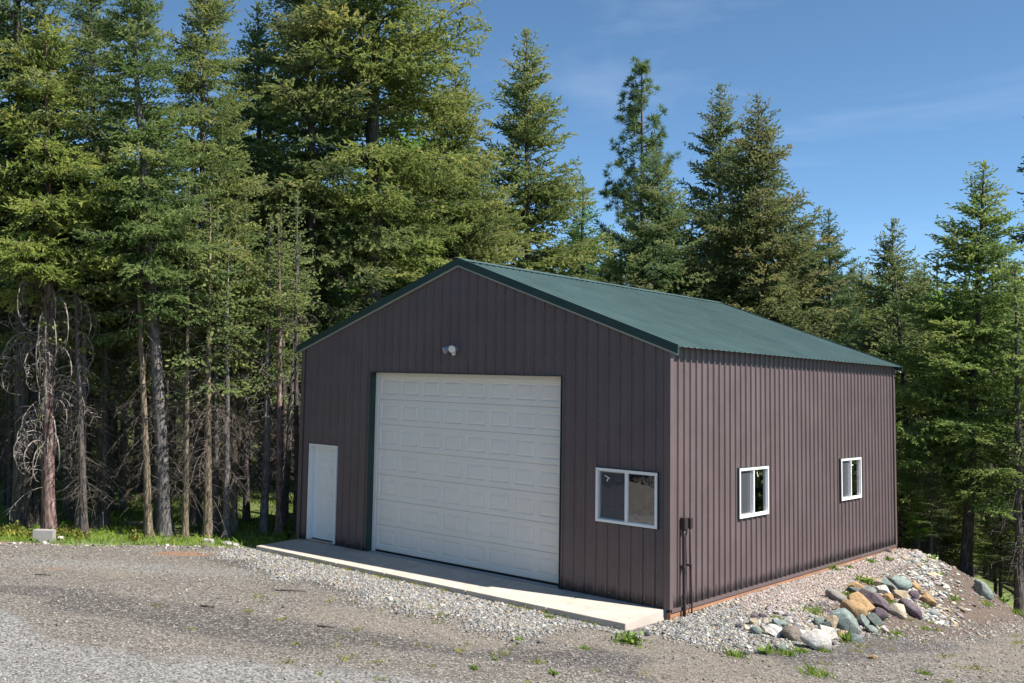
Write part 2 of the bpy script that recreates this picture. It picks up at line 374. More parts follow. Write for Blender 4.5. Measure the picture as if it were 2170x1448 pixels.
dark_m = np.maximum(seg(-40, 1245, 190, 1258, 0.38), seg(190, 1275, 640, 1352, 0.75))
dark_m = np.maximum(dark_m, np.maximum(seg(620, 1330, 1220, 1400, 0.5, 0.6)*0.8, seg(1380, 1405, 1900, 1355, 0.95, 0.35)))
dark_m = np.maximum(dark_m, 0.8*seg(2000, 1345, 2120, 1365, 0.45))
bed = sstep(-3.2, -2.5, Y+wob*0.3)*(Y < -1.2)*(X < -0.3)*sstep(-9.6, -9.0, X)
bed = np.maximum(bed, (X > -0.2)*(X < 2.0)*sstep(-1.6, -0.8, Y)*(Y < 4))
lowf = 0.5+0.5*np.sin(X*0.9+1.7*np.sin(Y*0.8+0.4))*np.sin(Y*1.3+0.8*np.sin(X*1.1)); dark_m = dark_m*np.where(X < -1, np.clip(0.35+1.1*lowf, 0, 1), 1.0); light_m = light_m*np.clip(0.7+0.7*(1-lowf), 0, 1)
dark_m = np.maximum(dark_m, bed)
tan_m = np.maximum(seg(1180, 1335, 1560, 1400, 0.75, 0.6), 0.7*seg(700, 1300, 1020, 1360, 0.6))
tan_m = np.maximum(tan_m, 1.0*seg(1930, 1340, 2170, 1318, 0.75)); tan_m = np.maximum(tan_m, 1.0*seg(1450, 1430, 1750, 1470, 0.6)); tan_m = np.maximum(tan_m, 0.8*seg(2060, 1420, 2250, 1350, 0.6))
tan_m = np.maximum(tan_m, 0.7*seg(200, 1210, 280, 1222, 0.35))
rust_m = np.maximum(blob(405, 1174, 0.75, 0.28, 0.9), 0.6*blob(530, 1168, 0.9, 0.3, 0.9))
rust_m = np.maximum(rust_m, 0.5*blob(118, 1205, 0.5, 0.2, 0.8)); rust_m = np.maximum(rust_m, 0.55*blob(60, 1150, 2.0, 0.35, 0.9))
gme = np_mesh('ground', V, quads=Q, attrs={'m1': np.stack([grass_m, soil_m, light_m], 1), 'm2': np.stack([dark_m, tan_m, rust_m], 1)}, smooth=True)
def ground_mat():
    m, N, L, b = mat('yard_ground'); P = geopos(N)
    def sep(name):
        at = N.new('ShaderNodeAttribute'); at.attribute_name = name; s = N.new('ShaderNodeSeparateColor'); L.new(at.outputs['Color'], s.inputs[0]); return s.outputs
    a1, a2 = sep('m1'), sep('m2')
    nA = noise(N, 0.8, 6, 0.6, P, L); nB = noise(N, 6, 6, 0.65, P, L); nC = noise(N, 30, 5, 0.7, P, L)
    def edge(mk, amt=0.75, gain=2.4):      # break a soft mask up with noise
        t = math_n(N, L, 'SUBTRACT', mixc(N, L, 0.5, nB.outputs['Fac'], nC.outputs['Fac']), 0.5)
        t = math_n(N, L, 'MULTIPLY_ADD', t, amt*2); N[t.node.name].inputs[2].default_value = -0.5
        t = math_n(N, L, 'ADD', t, mk); t = math_n(N, L, 'MULTIPLY', t, gain); t = math_n(N, L, 'ADD', t, 0.5, True); return t
    def gravel(stops, scale):
        v = N.new('ShaderNodeTexVoronoi'); v.inputs['Scale'].default_value = scale; L.new(P, v.inputs['Vector'])
        s = N.new('ShaderNodeSeparateColor'); L.new(v.outputs['Color'], s.inputs[0])
        r = ramp(N, stops); L.new(s.outputs[0], r.inputs['Fac'])
        e = ramp(N, [(0.25, (1, 1, 1)), (0.75, (0.45, 0.43, 0.41))]); L.new(v.outputs['Distance'], e.inputs['Fac'])
        return mixc(N, L, 0.75, r.outputs['Color'], e.outputs['Color'], 'MULTIPLY'), v
    base, v1 = gravel([(0.0, (0.045, 0.039, 0.034)), (0.35, (0.128, 0.114, 0.100)), (0.7, (0.195, 0.178, 0.158)), (1.0, (0.37, 0.345, 0.315))], 34)
    lt, v2 = gravel([(0.0, (0.085, 0.083, 0.080)), (0.4, (0.205, 0.201, 0.193)), (1.0, (0.39, 0.383, 0.37))], 30)
    dk, v3 = gravel([(0.0, (0.030, 0.026, 0.024)), (0.5, (0.080, 0.070, 0.065)), (0.85, (0.165, 0.150, 0.140)), (1.0, (0.34, 0.325, 0.305))], 30)
    tanr = ramp(N, [(0.3, (0.172, 0.134, 0.096)), (0.7, (0.289, 0.237, 0.179))]); L.new(nB.outputs['Fac'], tanr.inputs['Fac'])
    tan = mixc(N, L, 0.6, tanr.outputs['Color'], base)
    c = mixc(N, L, math_n(N, L, 'MULTIPLY', nA.outputs['Fac'], 0.35), base, tan)
    c = mixc(N, L, math_n(N, L, 'MULTIPLY', edge(a1[2]), 0.9), c, lt)
    c = mixc(N, L, math_n(N, L, 'MULTIPLY', edge(a2[0]), 0.85), c, dk)
    c = mixc(N, L, math_n(N, L, 'MULTIPLY', edge(a2[1]), 0.8), c, tan)
    soil = ramp(N, [(0.3, (0.055, 0.036, 0.027)), (0.55, (0.105, 0.074, 0.057)), (0.8, (0.20, 0.155, 0.125))]); L.new(nC.outputs['Fac'], soil.inputs['Fac'])
    c = mixc(N, L, math_n(N, L, 'MULTIPLY', edge(a1[1]), 0.9), c, soil.outputs['Color'])
    rust = ramp(N, [(0.35, (0.13, 0.062, 0.035)), (0.7, (0.38, 0.20, 0.10))]); L.new(nC.outputs['Fac'], rust.inputs['Fac'])
    c = mixc(N, L, math_n(N, L, 'MULTIPLY', edge(a2[2]), 0.75), c, rust.outputs['Color'])
    # scattered needle litter spots
    nl = noise(N, 2.6, 4, 0.7, P, L); nlr = ramp(N, [(0.66, (0, 0, 0)), (0.72, (1, 1, 1))]); L.new(nl.outputs['Fac'], nlr.inputs['Fac'])
    c = mixc(N, L, math_n(N, L, 'MULTIPLY', nlr.outputs['Color'], 0.55), c, (0.10, 0.06, 0.04))
    gr = ramp(N, [(0.34, (0.075, 0.060, 0.034)), (0.48, (0.10, 0.13, 0.035)), (0.68, (0.16, 0.22, 0.05))]); L.new(mixc(N, L, 0.5, nA.outputs['Fac'], nB.outputs['Fac']), gr.inputs['Fac'])
    c = mixc(N, L, edge(a1[0], 0.4, 3.0), c, gr.outputs['Color'])
    L.new(c, b.inputs['Base Color']); setp(b, Roughness=0.95)
    h = mixc(N, L, 0.5, v1.outputs['Distance'], nC.outputs['Fac']); bump(N, L, b, h, 0.9, 0.02)
    return m
ground = link('ground', gme, ground_mat()); tag(ground, kind='structure')

# ------------------------------------------------------------------ the garage building
bld = empty('metal_garage', (-W/2, LEN/2, 0.0))
tag(bld, 'dark brown ribbed metal garage with green gable roof and white overhead door', 'garage')
PITCH_M = 0.2286
def profile(u0, u1, phase=0.0, major=0.031, minor=0.005):
    """(u, height) points of ribbed sheet between u0 and u1"""
    pts = []; k = math.floor((u0-phase)/PITCH_M)-1
    while True:
        c = phase+k*PITCH_M
        if c-0.15 > u1: break
        pts += [(c-0.025, 0), (c-0.012, major), (c+0.012, major), (c+0.025, 0)]
        for d in ((0.078, 0.118, 0.158) if minor else ()):
            pts += [(c+d-0.008, 0), (c+d, minor), (c+d+0.008, 0)]
        k += 1
    pts = sorted(p for p in pts if u0 < p[0] < u1)
    def hgt(u):
        lo = None
        k = math.floor((u-phase)/PITCH_M+0.5); d = abs(u-phase-k*PITCH_M)
        return major*max(0, min(1, (0.025-d)/0.013)) if d < 0.025 else 0.0
    return [(u0, hgt(u0))]+pts+[(u1, hgt(u1))], hgt
def wall_panels(name, material, place, u0, u1, zb, ztop, openings, phase, breaks=()):
    """one mesh object per 3-ft sheet; place(u, h, z) -> world"""
    npan = int(math.ceil((u1-u0)/(4*PITCH_M)-1e-6)); objs = []
    for pnl in range(npan):
        a, b_ = u0+pnl*4*PITCH_M, min(u1, u0+(pnl+1)*4*PITCH_M)
        a += 0.0006; b_ -= 0.0006
        pr, hgt = profile(a, b_, phase); us = dict(pr)
        for o in openings:
            for e in (o[0], o[1]):
                if a < e < b_: us[e] = hgt(e)
        for e in breaks:
            if a < e < b_: us[e] = hgt(e)
        ul = sorted(us.items()); mb = MB(); lift = 0.0012*(pnl % 2)
        for (ua, ha), (ub, hb) in zip(ul[:-1], ul[1:]):
            if ub-ua < 1e-5: continue
            mid = (ua+ub)/2; cuts = [zb]
            segs = [(zb, None)]
            blocks = sorted((o[2], o[3]) for o in openings if o[0] <= mid <= o[1])
            spans = []; cur = zb
            for (c0, c1) in blocks:
                if c0 > cur+1e-4: spans.append((cur, c0))
                cur = c1
            spans.append((cur, None))
            for (c0, c1) in spans:
                ta, tb = (ztop(ua), ztop(ub)) if c1 is None else (c1, c1)
                mb.add([place(ua, ha+lift, c0), place(ub, hb+lift, c0), place(ub, hb+lift, tb), place(ua, ha+lift, ta)], [(0, 1, 2, 3)])
        objs.append(mb.build(name, material, bld))
    return objs
DOOR = (-7.002, -2.142, -0.02, 3.86); ENTRY = (-8.89, -7.98, -0.02, 2.19); FWIN = (-1.382, -0.195, 1.31, 2.252)
rake = lambda x: H+0.02+RH*(1-abs(x+W/2)/(W/2))+0.05
wall_panels('wall_panel', MAT['siding'], lambda u, h, z: (u, -h, z), -W, 0.0, 0.0, rake, [DOOR, ENTRY, FWIN], -7.353, breaks=(-W/2,))
wall_panels('wall_panel', MAT['siding'], lambda u, h, z: (-W+0-u, LEN+h, z), -W, 0.0, -0.1, rake, [], -7.353, breaks=(-W/2,))
SW = [(2.655, 3.981, 1.308, 2.2354), (7.950, 9.242, 1.308, 2.2354)]
wall_panels('wall_panel', MAT['siding'], lambda u, h, z: (h, u, z), 0.0, LEN, 0.0, lambda u: H+0.10, SW, 0.29)
wall_panels('wall_panel', MAT['siding'], lambda u, h, z: (-W-h, LEN-u, z), 0.0, LEN, 0.0, lambda u: H+0.05, [], 0.29)
# corner trims (L shaped)
for (cx, cy, sx_, sy_) in ((0, 0, 1, -1), (0, LEN, 1, 1), (-W, 0, -1, -1), (-W, LEN, -1, 1)):
    mb = MB(); t = 0.038
    xa, xb = sorted((cx+sx_*t, cx-sx_*0.075)); ya, yb = sorted((cy+sy_*t, cy+sy_*(t-0.003)))
    mb.box(xa, xb, ya, yb, 0.002, H+0.06)
    xa, xb = sorted((cx+sx_*t, cx+sx_*(t-0.003))); ya, yb = sorted((cy+sy_*(t-0.0032), cy-sy_*0.075))
    mb.box(xa, xb, ya, yb, 0.002, H+0.06)
    mb.build('corner_trim', MAT['trim_brown'], bld)
# base flashing and stained skirt boards on the side wall
mb = MB(); mb.box(-0.01, 0.042, 0.03, LEN, -0.055, -0.001); mb.build('base_flashing', MAT['trim_brown'], bld)
MB().box(-0.05, 0.022, 0.01, LEN*0.5-0.002, -0.135, -0.057).build('skirt_board', MAT['skirt'], bld)
MB().box(-0.05, 0.022, LEN*0.5+0.002, LEN, -0.135, -0.057).build('skirt_board', MAT['skirt'], bld)
MB().box(-0.05, 0.016, 0.01, LEN*0.33-0.002, -0.35, -0.138).build('skirt_board', MAT['skirt'], bld)
MB().box(-0.05, 0.016, LEN*0.33+0.002, LEN, -0.35, -0.138).build('skirt_board', MAT['skirt'], bld)
mb = MB(); mb.box(-W-0.03, -W+0.05, 0.02, LEN, -0.3, -0.001); mb.build('base_flashing', MAT['trim_brown'], bld)
# floor slab
mb = MB(); mb.box(-W+0.06, -0.06, 0.012, LEN-0.05, -0.28, -0.002); mb.build('floor_slab', MAT['floor'], bld)
# screws
mb = MB()
rows = [0.09, 0.62, 1.22, 1.85, 2.5, 3.1, 3.7, 4.2]
def screw(c, n):
    n = np.array(n, float); c = np.array(c, float); t = np.cross(n, (0, 0, 1)); z = np.array((0, 0, 1.0)); r = 0.011
    mb.add([c-t*r-z*r, c+t*r-z*r, c+t*r+z*r, c-t*r+z*r, c+n*0.007], [(0, 1, 4), (1, 2, 4), (2, 3, 4), (3, 0, 4)])
k = 0
while True:
    u = 0.29+k*PITCH_M+0.045; k += 1
    if u > LEN-0.1: break
    for z in rows:
        if not any(o[0]-0.05 < u < o[1]+0.05 and o[2] < z < o[3] for o in SW): screw((0.003, u, z), (1, 0, 0))
k = -8
while True:
    u = -7.353+k*PITCH_M+0.045; k += 1
    if u > -0.1: break
    if u < -W+0.1: continue
    for z in rows+[4.8, 5.4]:
        if z < rake(u)-0.1 and not any(o[0]-0.05 < u < o[1]+0.05 and o[2] < z < o[3] for o in (DOOR, ENTRY, FWIN)): screw((u, -0.003, z), (0, -1, 0))
o = mb.build('screw_heads', MAT['screw'], bld); o['kind'] = 'stuff'
# ---- roof
SL = RH/(W/2); OV = 0.19; Z_R = H+RH+0.150
nrm = np.array([SL, 0, 1.0]); nrm /= np.linalg.norm(nrm)
def roof_sheet(side):
    y0, y1 = -0.07, LEN+0.12; npan = int(math.ceil((y1-y0)/(4*PITCH_M)-1e-6))
    for pnl in range(npan):
        a, b_ = y0+pnl*4*PITCH_M+0.0006, min(y1, y0+(pnl+1)*4*PITCH_M)-0.0006
        pr, _ = profile(a, b_, 0.1, major=0.018, minor=0.0); mb = MB(); lift = 0.0012*(pnl % 2)
        vs = []
        for (u, h) in pr:
            for d, th in ((0, 0), (1, 0)):
                x = d*(W/2+OV); z = Z_R-SL*x
                vs.append((-W/2+side*(x+nrm[0]*(h+lift)), u, z+nrm[2]*(h+lift)))
        n = len(pr); fs = [(2*i, 2*i+2, 2*i+3, 2*i+1) if side < 0 else (2*i, 2*i+1, 2*i+3, 2*i+2) for i in range(n-1)]
        mb.add(vs, fs); o = mb.build('roof_panel', MAT['roof'], bld)
        md = o.modifiers.new('thickness', 'SOLIDIFY'); md.thickness = 0.002; md.offset = -1
roof_sheet(1); roof_sheet(-1)
# ridge cap: two flanges
mb = MB()
for side in (1, -1):
    x1 = 0.17
    a = [(-W/2, -0.085, Z_R+0.034), (-W/2+side*x1, -0.085, Z_R+0.034-SL*x1), (-W/2+side*x1, LEN+0.135, Z_R+0.034-SL*x1), (-W/2, LEN+0.135, Z_R+0.034)]
    b2 = [(x, y, z-0.004) for x, y, z in a]
    mb.add(a+b2, [(0, 1, 2, 3), (7, 6, 5, 4), (1, 5, 6, 2), (0, 4, 5, 1), (2, 6, 7, 3)])
mb.build('ridge_cap', MAT['roof'], bld)
# rake trims, cream strips
for yy, sg in ((-0.088, -1), (LEN+0.105, 1)):
    for side in (1, -1):
        ya, yb = (yy, yy+0.05) if sg < 0 else (yy, yy+0.035)
        def bar(nm, zt, zbm, y0, y1, m, xo=OV+0.005, x_in=0.002):
            mb = MB(); vs = []
            for x in (x_in, W/2+xo):
                z = Z_R-SL*x
                for (y, zz) in ((y0, z+zt), (y1, z+zt), (y1, z+zbm), (y0, z+zbm)): vs.append((-W/2+side*x, y, zz))
            mb.add(vs, [(0, 1, 5, 4), (1, 2, 6, 5), (2, 3, 7, 6), (3, 0, 4, 7), (0, 3, 2, 1), (4, 5, 6, 7)]); return mb.build(nm, m, bld)
        bar('rake_trim', 0.036, -0.118, ya, yb, MAT['trim_green'])
        if sg < 0: bar('rake_strip', -0.119, -0.150, -0.080, -0.026, MAT['cream'], OV-0.02)
        else: bar('rake_strip', -0.119, -0.150, LEN+0.026, LEN+0.13, MAT['cream'], OV-0.02)
# eave closure board behind the rib ends
for side in (1, -1):
    x = W/2+0.0; z = Z_R-SL*x
    xa, xb = sorted((-W/2+side*(x-0.06), -W/2+side*(x-0.003)))
    MB().box(xa, xb, 0.03, LEN-0.02, H-0.05, z-0.02).build('eave_closure', MAT['trim_brown'], bld)

# ---- overhead door
x0, x1, zt = DOOR[0], DOOR[1], DOOR[3]
yD = 0.20
MB().box(x0-0.012, x0, -0.038, yD+0.05, 0.002, zt+0.012).build('door_jamb', MAT['trim_green'], bld)
MB().box(x1, x1+0.012, -0.038, yD+0.05, 0.002, zt+0.012).build('door_jamb', MAT['trim_green'], bld)
MB().box(x0+0.0005, x1-0.0005, -0.038, yD+0.05, zt, zt+0.012).build('door_header', MAT['trim_green'], bld)
MB().box(x0+0.001, x0+0.075, yD-0.055, yD-0.012, 0.004, zt-0.001).build('door_stop', MAT['white'], bld)
MB().box(x1-0.075, x1-0.001, yD-0.055, yD-0.012, 0.004, zt-0.001).build('door_stop', MAT['white'], bld)
MB().box(x0+0.0755, x1-0.0755, yD-0.055, yD-0.012, zt-0.07, zt-0.001).build('door_stop', MAT['white'], bld)
NS, NP = 7, 8; zb0 = 0.035; sh = (zt-0.04-zb0)/NS; dx0, dx1 = x0+0.03, x1-0.03
MB().box(dx0, dx1, yD-0.004, yD+0.03, 0.0, zb0-0.001).build('weather_seal', MAT['rubber'], bld)
cw = (dx1-dx0-0.08)/NP; pw, ph = cw*0.80, sh*0.60
pm = MB(); g, s1, s2 = 0.016, 0.020, 0.060
ring = lambda d, y: [(-pw/2+d, y, -ph/2+d), (pw/2-d, y, -ph/2+d), (pw/2-d, y, ph/2-d), (-pw/2+d, y, ph/2-d)]
rs = [ring(0, 0.0), ring(s1, g), ring(s1+0.006, g), ring(s2, 0.002)]
pm.add(sum(rs, []), [(4*r+k, 4*r+(k+1) % 4, 4*r+4+(k+1) % 4, 4*r+4+k) for r in range(3) for k in range(4)]+[(12, 13, 14, 15)])
panel_mesh = pm.mesh('raised_panel'); panel_mesh.materials.append(MAT['white'])
for s_ in range(NS):
    za, zb_ = zb0+s_*sh, zb0+(s_+1)*sh; mb = MB(); zc = (za+zb_)/2
    yo = yD
    cxs = [dx0+0.04+cw*(k+0.5) for k in range(NP)]
    zl, zh = zc-ph/2, zc+ph/2
    e = 0.012
    # tongue and groove edges, then rails and stiles around the panel holes
    mb.add([(dx0, yo+0.012, za+0.001), (dx1, yo+0.012, za+0.001), (dx1, yo, za+e), (dx0, yo, za+e)], [(0, 1, 2, 3)])
    mb.add([(dx0, yo, za+e), (dx1, yo, za+e), (dx1, yo, zl), (dx0, yo, zl)], [(0, 1, 2, 3)])
    mb.add([(dx0, yo, zh), (dx1, yo, zh), (dx1, yo, zb_-e), (dx0, yo, zb_-e)], [(0, 1, 2, 3)])
    mb.add([(dx0, yo, zb_-e), (dx1, yo, zb_-e), (dx1, yo+0.012, zb_-0.001), (dx0, yo+0.012, zb_-0.001)], [(0, 1, 2, 3)])
    xs = [dx0]+sum([[c-pw/2, c+pw/2] for c in cxs], [])+[dx1]
    for k in range(0, len(xs), 2): mb.add([(xs[k], yo, zl), (xs[k+1], yo, zl), (xs[k+1], yo, zh), (xs[k], yo, zh)], [(0, 1, 2, 3)])
    mb.add([(dx0, yo+0.04, za), (dx1, yo+0.04, za), (dx1, yo+0.04, zb_), (dx0, yo+0.04, zb_)], [(3, 2, 1, 0)])
    so = mb.build('door_section', MAT['white'], bld)
    for c in cxs:
        q = link('raised_panel', panel_mesh, None, so); q.location = (c, yo+0.0005, zc)
# ---- entry door
x0, x1, zt = ENTRY[0], ENTRY[1], ENTRY[3]; yE = 0.10
mb = MB(); mb.box(x0, x0+0.04, -0.040, yE+0.04, 0.03, zt); mb.box(x1-0.04, x1, -0.040, yE+0.04, 0.03, zt); mb.box(x0+0.0402, x1-0.0402, -0.039, yE+0.04, zt-0.04, zt)
mb.build('entry_door_frame', MAT['vinyl'], bld)
ed = MB(); ew, eh = x1-x0-0.084, zt-0.04-0.055
cols = [(0.10, 0.44), (0.56, 0.90)]; rws = [(0.045, 0.42), (0.475, 0.79), (0.84, 0.955)]
ex0, ez0 = x0+0.042, 0.052
xs = [0, cols[0][0], cols[0][1], cols[1][0], cols[1][1], 1]; zs = [0, rws[0][0], rws[0][1], rws[1][0], rws[1][1], rws[2][0], rws[2][1], 1]
for iz in range(7):
    for ix in range(5):
        if ix in (1, 3) and iz in (1, 3, 5): continue
        ed.add([(ex0+xs[ix]*ew, yE, ez0+zs[iz]*eh), (ex0+xs[ix+1]*ew, yE, ez0+zs[iz]*eh), (ex0+xs[ix+1]*ew, yE, ez0+zs[iz+1]*eh), (ex0+xs[ix]*ew, yE, ez0+zs[iz+1]*eh)], [(0, 1, 2, 3)])
ed.add([(ex0, yE+0.04, ez0), (ex0+ew, yE+0.04, ez0), (ex0+ew, yE+0.04, ez0+eh), (ex0, yE+0.04, ez0+eh)], [(3, 2, 1, 0)])
edo = ed.build('entry_door', MAT['vinyl'], bld)
for (c0, c1) in cols:
    for (r0, r1) in rws:
        a0, a1, b0, b1 = ex0+c0*ew, ex0+c1*ew, ez0+r0*eh, ez0+r1*eh; p = MB()
        rg = lambda d, y: [(a0+d, y, b0+d), (a1-d, y, b0+d), (a1-d, y, b1-d), (a0+d, y, b1-d)]
        rr = [rg(0, yE+0.0005), rg(0.018, yE+0.014), rg(0.03, yE+0.014), rg(0.05, yE+0.004)]
        p.add(sum(rr, []), [(4*r+k, 4*r+(k+1) % 4, 4*r+4+(k+1) % 4, 4*r+4+k) for r in range(3) for k in range(4)]+[(12, 13, 14, 15)])
        p.build('door_panel', MAT['vinyl'], edo)
kb = MB(); kx, kz = ex0+ew*0.925, 0.98
kb.tube([(kx, yE, kz), (kx, yE-0.012, kz)], [0.032, 0.032], 14); kb.tube([(kx, yE-0.01, kz), (kx, yE-0.04, kz), (kx, yE-0.05, kz), (kx, yE-0.068, kz), (kx, yE-0.075, kz)], [0.012, 0.012, 0.027, 0.027, 0.012], 14)
kb.build('door_knob', MAT['metal'], edo, smooth=True)
MB().box(x0-0.005, x1+0.005, -0.05, yE+0.03, 0.003, 0.03).build('threshold', MAT['metal'], bld)
MB().box(ex0, ex0+ew, yE+0.002, yE+0.03, 0.031, 0.0515).build('door_sweep', MAT['rubber'], bld)
# ---- windows
def window(place, u0, u1, z0, z1, screen_left, sticker):
    """place(u, d, z): d = outward depth. frame > panes, screen, sash, stickers"""
    def pbox(mb, a, b_, d0, d1, c0, c1):
        vs = [place(*q) for q in ((a, d0, c0), (b_, d0, c0), (b_, d1, c0), (a, d1, c0), (a, d0, c1), (b_, d0, c1), (b_, d1, c1), (a, d1, c1))]
        mb.add(vs, [(0, 3, 2, 1), (4, 5, 6, 7), (0, 1, 5, 4), (1, 2, 6, 5), (2, 3, 7, 6), (3, 0, 4, 7)])
    t = 0.045; f = MB(); um = (u0+u1)/2; out, inn = 0.055, -0.06
    pbox(f, u0, u0+t, inn, out, z0, z1); pbox(f, u1-t, u1, inn, out, z0, z1)
    pbox(f, u0+t+.0002, u1-t-.0002, inn, out-0.001, z0, z0+t); pbox(f, u0+t+.0002, u1-t-.0002, inn, out-0.001, z1-t, z1)
    pbox(f, um-0.022, um+0.022, -0.03, out-0.012, z0+t+.0002, z1-t-.0002)
    fo = f.build('window', MAT['vinyl'], bld)
    g = MB()
    for (a, b_) in ((u0-0.012, u0-.0005), (u1+.0005, u1+0.012)): pbox(g, a, b_, 0.0, 0.042, z0-0.011, z1+0.011)
    pbox(g, u0-.0002, u1+.0002, 0.0, 0.0415, z1+.0005, z1+0.012); pbox(g, u0-.0002, u1+.0002, 0.0, 0.0415, z0-0.012, z0-.0005)
    g.build('window_trim', MAT['trim_green'], fo)
    halves = [(u0+t, um-0.022), (um+0.022, u1-t)]
    for k, (a, b_) in enumerate(halves):
        slid = (k == 0) == screen_left
        d = -0.02 if slid else 0.008
        s = MB(); r = 0.028 if slid else 0.012
        pbox(s, a, a+r, d-0.012, d+0.012, z0+t, z1-t); pbox(s, b_-r, b_, d-0.012, d+0.012, z0+t, z1-t)
        pbox(s, a+r+.0002, b_-r-.0002, d-0.012, d+0.0115, z0+t, z0+t+r); pbox(s, a+r+.0002, b_-r-.0002, d-0.012, d+0.0115, z1-t-r, z1-t)
        s.build('sash', MAT['vinyl'], fo)
        p = MB(); p.add([place(a+r, d, z0+t+r), place(b_-r, d, z0+t+r), place(b_-r, d, z1-t-r), place(a+r, d, z1-t-r)], [(0, 1, 2, 3)])
        p.build('pane', MAT['glass'], fo)
        if slid:
            q = MB(); e = 0.014; dd = 0.012
            q.add([place(a+e, dd, z0+t+e), place(b_-e, dd, z0+t+e), place(b_-e, dd, z1-t-e), place(a+e, dd, z1-t-e)], [(0, 1, 2, 3)])
            q.build('insect_screen', MAT['screen'], fo)
    for (cu, cz, ln, wd, an) in sticker:
        q = MB(); ca, sa = math.cos(an), math.sin(an)
        q.add([place(cu+x*ca-z*sa, 0.0135, cz+x*sa+z*ca) for x, z in ((-ln/2, -wd/2), (ln/2, -wd/2), (ln/2, wd/2), (-ln/2, wd/2))], [(0, 1, 2, 3)])
        q.build('sticker', MAT['vinyl'], fo)
    return fo
window(lambda u, d, z: (u, -d, z), *FWIN, True, [(-1.17, 2.10, 0.11, 0.014, -0.42), (-1.165, 2.05, 0.055, 0.018, 1.2)])
window(lambda u, d, z: (d, u, z), *SW[0], True, [(3.55, 2.09, 0.10, 0.02, -1.1), (3.40, 2.03, 0.05, 0.02, -0.7)])
window(lambda u, d, z: (d, u, z), *SW[1], True, [(8.76, 2.07, 0.12, 0.02, 0.1)])

# ------------------------------------------------------------------ concrete apron (five poured slabs)
apron = empty('concrete_apron', (-4.6, -0.66, -0.03)); tag(apron, kind='structure')
cuts = [-9.16, -6.62, -5.28, -3.28, -1.55, -0.06]
for a, b_ in zip(cuts[:-1], cuts[1:]):
    a += 0.009; b_ -= 0.009; mb = MB(); yb, yf = -0.034, -1.31
    zt = lambda y: -0.004+0.05*(y+0.034)/1.3
    mb.add([(a, yf, -0.30), (b_, yf, -0.30), (b_, yb, -0.30), (a, yb, -0.30), (a, yf, zt(yf)), (b_, yf, zt(yf)), (b_, yb, zt(yb)), (a, yb, zt(yb))],
           [(0, 3, 2, 1), (4, 5, 6, 7), (0, 1, 5, 4), (1, 2, 6, 5), (2, 3, 7, 6), (3, 0, 4, 7)])
    mb.build('slab', MAT['concrete'], apron, bevel=0.006)

# ------------------------------------------------------------------ wall-mounted things
q = atd(967, 740, 1.0); d = q-CAM; t = -CAM[1]/d[1]; fl = CAM+d*t     # point on the front wall plane
fx, fz = fl[0], fl[2]
lamp = empty('flood_light', (fx, -0.03, fz)); tag(lamp, 'grey twin-head motion flood light above the white overhead door', 'flood light')
MB().tube([(0, 0.03, 0), (0, -0.02, 0)], [0.055, 0.055], 16).build('mounting_plate', MAT['grey_paint'], lamp, world_child=False)
def head(dirv, off):
    dirv = np.array(dirv, float); dirv /= np.linalg.norm(dirv); b0 = np.array(off, float); mb = MB()
    mb.tube([(0, -0.02, 0), b0*0.6+np.array((0, -0.03, 0)), b0], [0.016, 0.016, 0.018], 8)
    mb.tube([b0, b0+dirv*0.05, b0+dirv*0.09, b0+dirv*0.15, b0+dirv*0.165], [0.03, 0.034, 0.045, 0.082, 0.084], 18)
    h_ = mb.build('lamp_head', MAT['grey_paint'], lamp, smooth=False, world_child=False)
    l_ = MB(); l_.tube([b0+dirv*0.166, b0+dirv*0.172, b0+dirv*0.178], [0.076, 0.07, 0.04], 18); l_.build('lamp_lens', MAT['lens'], h_, smooth=True, world_child=False)
head((-0.75, -0.55, -0.45), (-0.045, -0.08, 0.03)); head((0.25, -0.85, -0.25), (0.045, -0.07, 0.03))
mb = MB(); mb.tube([(0.01, -0.02, -0.02), (0.02, -0.06, -0.06)], [0.014, 0.014], 8); mb.tube([(0.015, -0.05, -0.055), (0.025, -0.075, -0.075), (0.035, -0.1, -0.115), (0.037, -0.108, -0.125)], [0.03, 0.04, 0.038, 0.025], 12)
mb.build('motion_sensor', MAT['lens'], lamp, world_child=False)

def conduit(name, y, r, zt, lab, box, sag=0.0):
    e = empty(name, (0.06, y, gz(0.06, y))); tag(e, lab, 'conduit'); z0 = gz(0.06, y)
    pts = [(0.075, y+sag*1.0, z0-0.1), (0.075, y+sag*0.9, z0+0.25), (0.07, y+sag*0.4, zt*0.5), (0.065, y, zt-0.12), (0.065, y, zt)]
    MB().tube(pts, [r]*5, 12).build('pipe', MAT['conduit'], e, smooth=True)
    for zz in (0.17, 0.62):
        MB().tube([(0.073, y+sag*0.8*(1-zz/zt), zz-0.03), (0.073, y+sag*0.8*(1-zz/zt), zz+0.03)], [r*1.28]*2, 12).build('coupling', MAT['conduit'], e, smooth=False)
    MB().box(0.024, 0.024+box[1], y-box[0]/2, y+box[0]/2, zt, zt+box[2]).build('junction_box', MAT['conduit'], e, bevel=0.008)
    MB().box(0.0, 0.10, y-r*1.8, y+r*1.8, 0.66, 0.69).build('strap', MAT['conduit'], e)
conduit('electrical_conduit', 0.40, 0.030, 1.30, 'thick brown conduit nearest the garage corner with a box on top', (0.13, 0.09, 0.20))
conduit('electrical_conduit', 0.62, 0.014, 1.30, 'thin dark conduit just right of the thick one on the side wall', (0.10, 0.08, 0.18), 0.06)

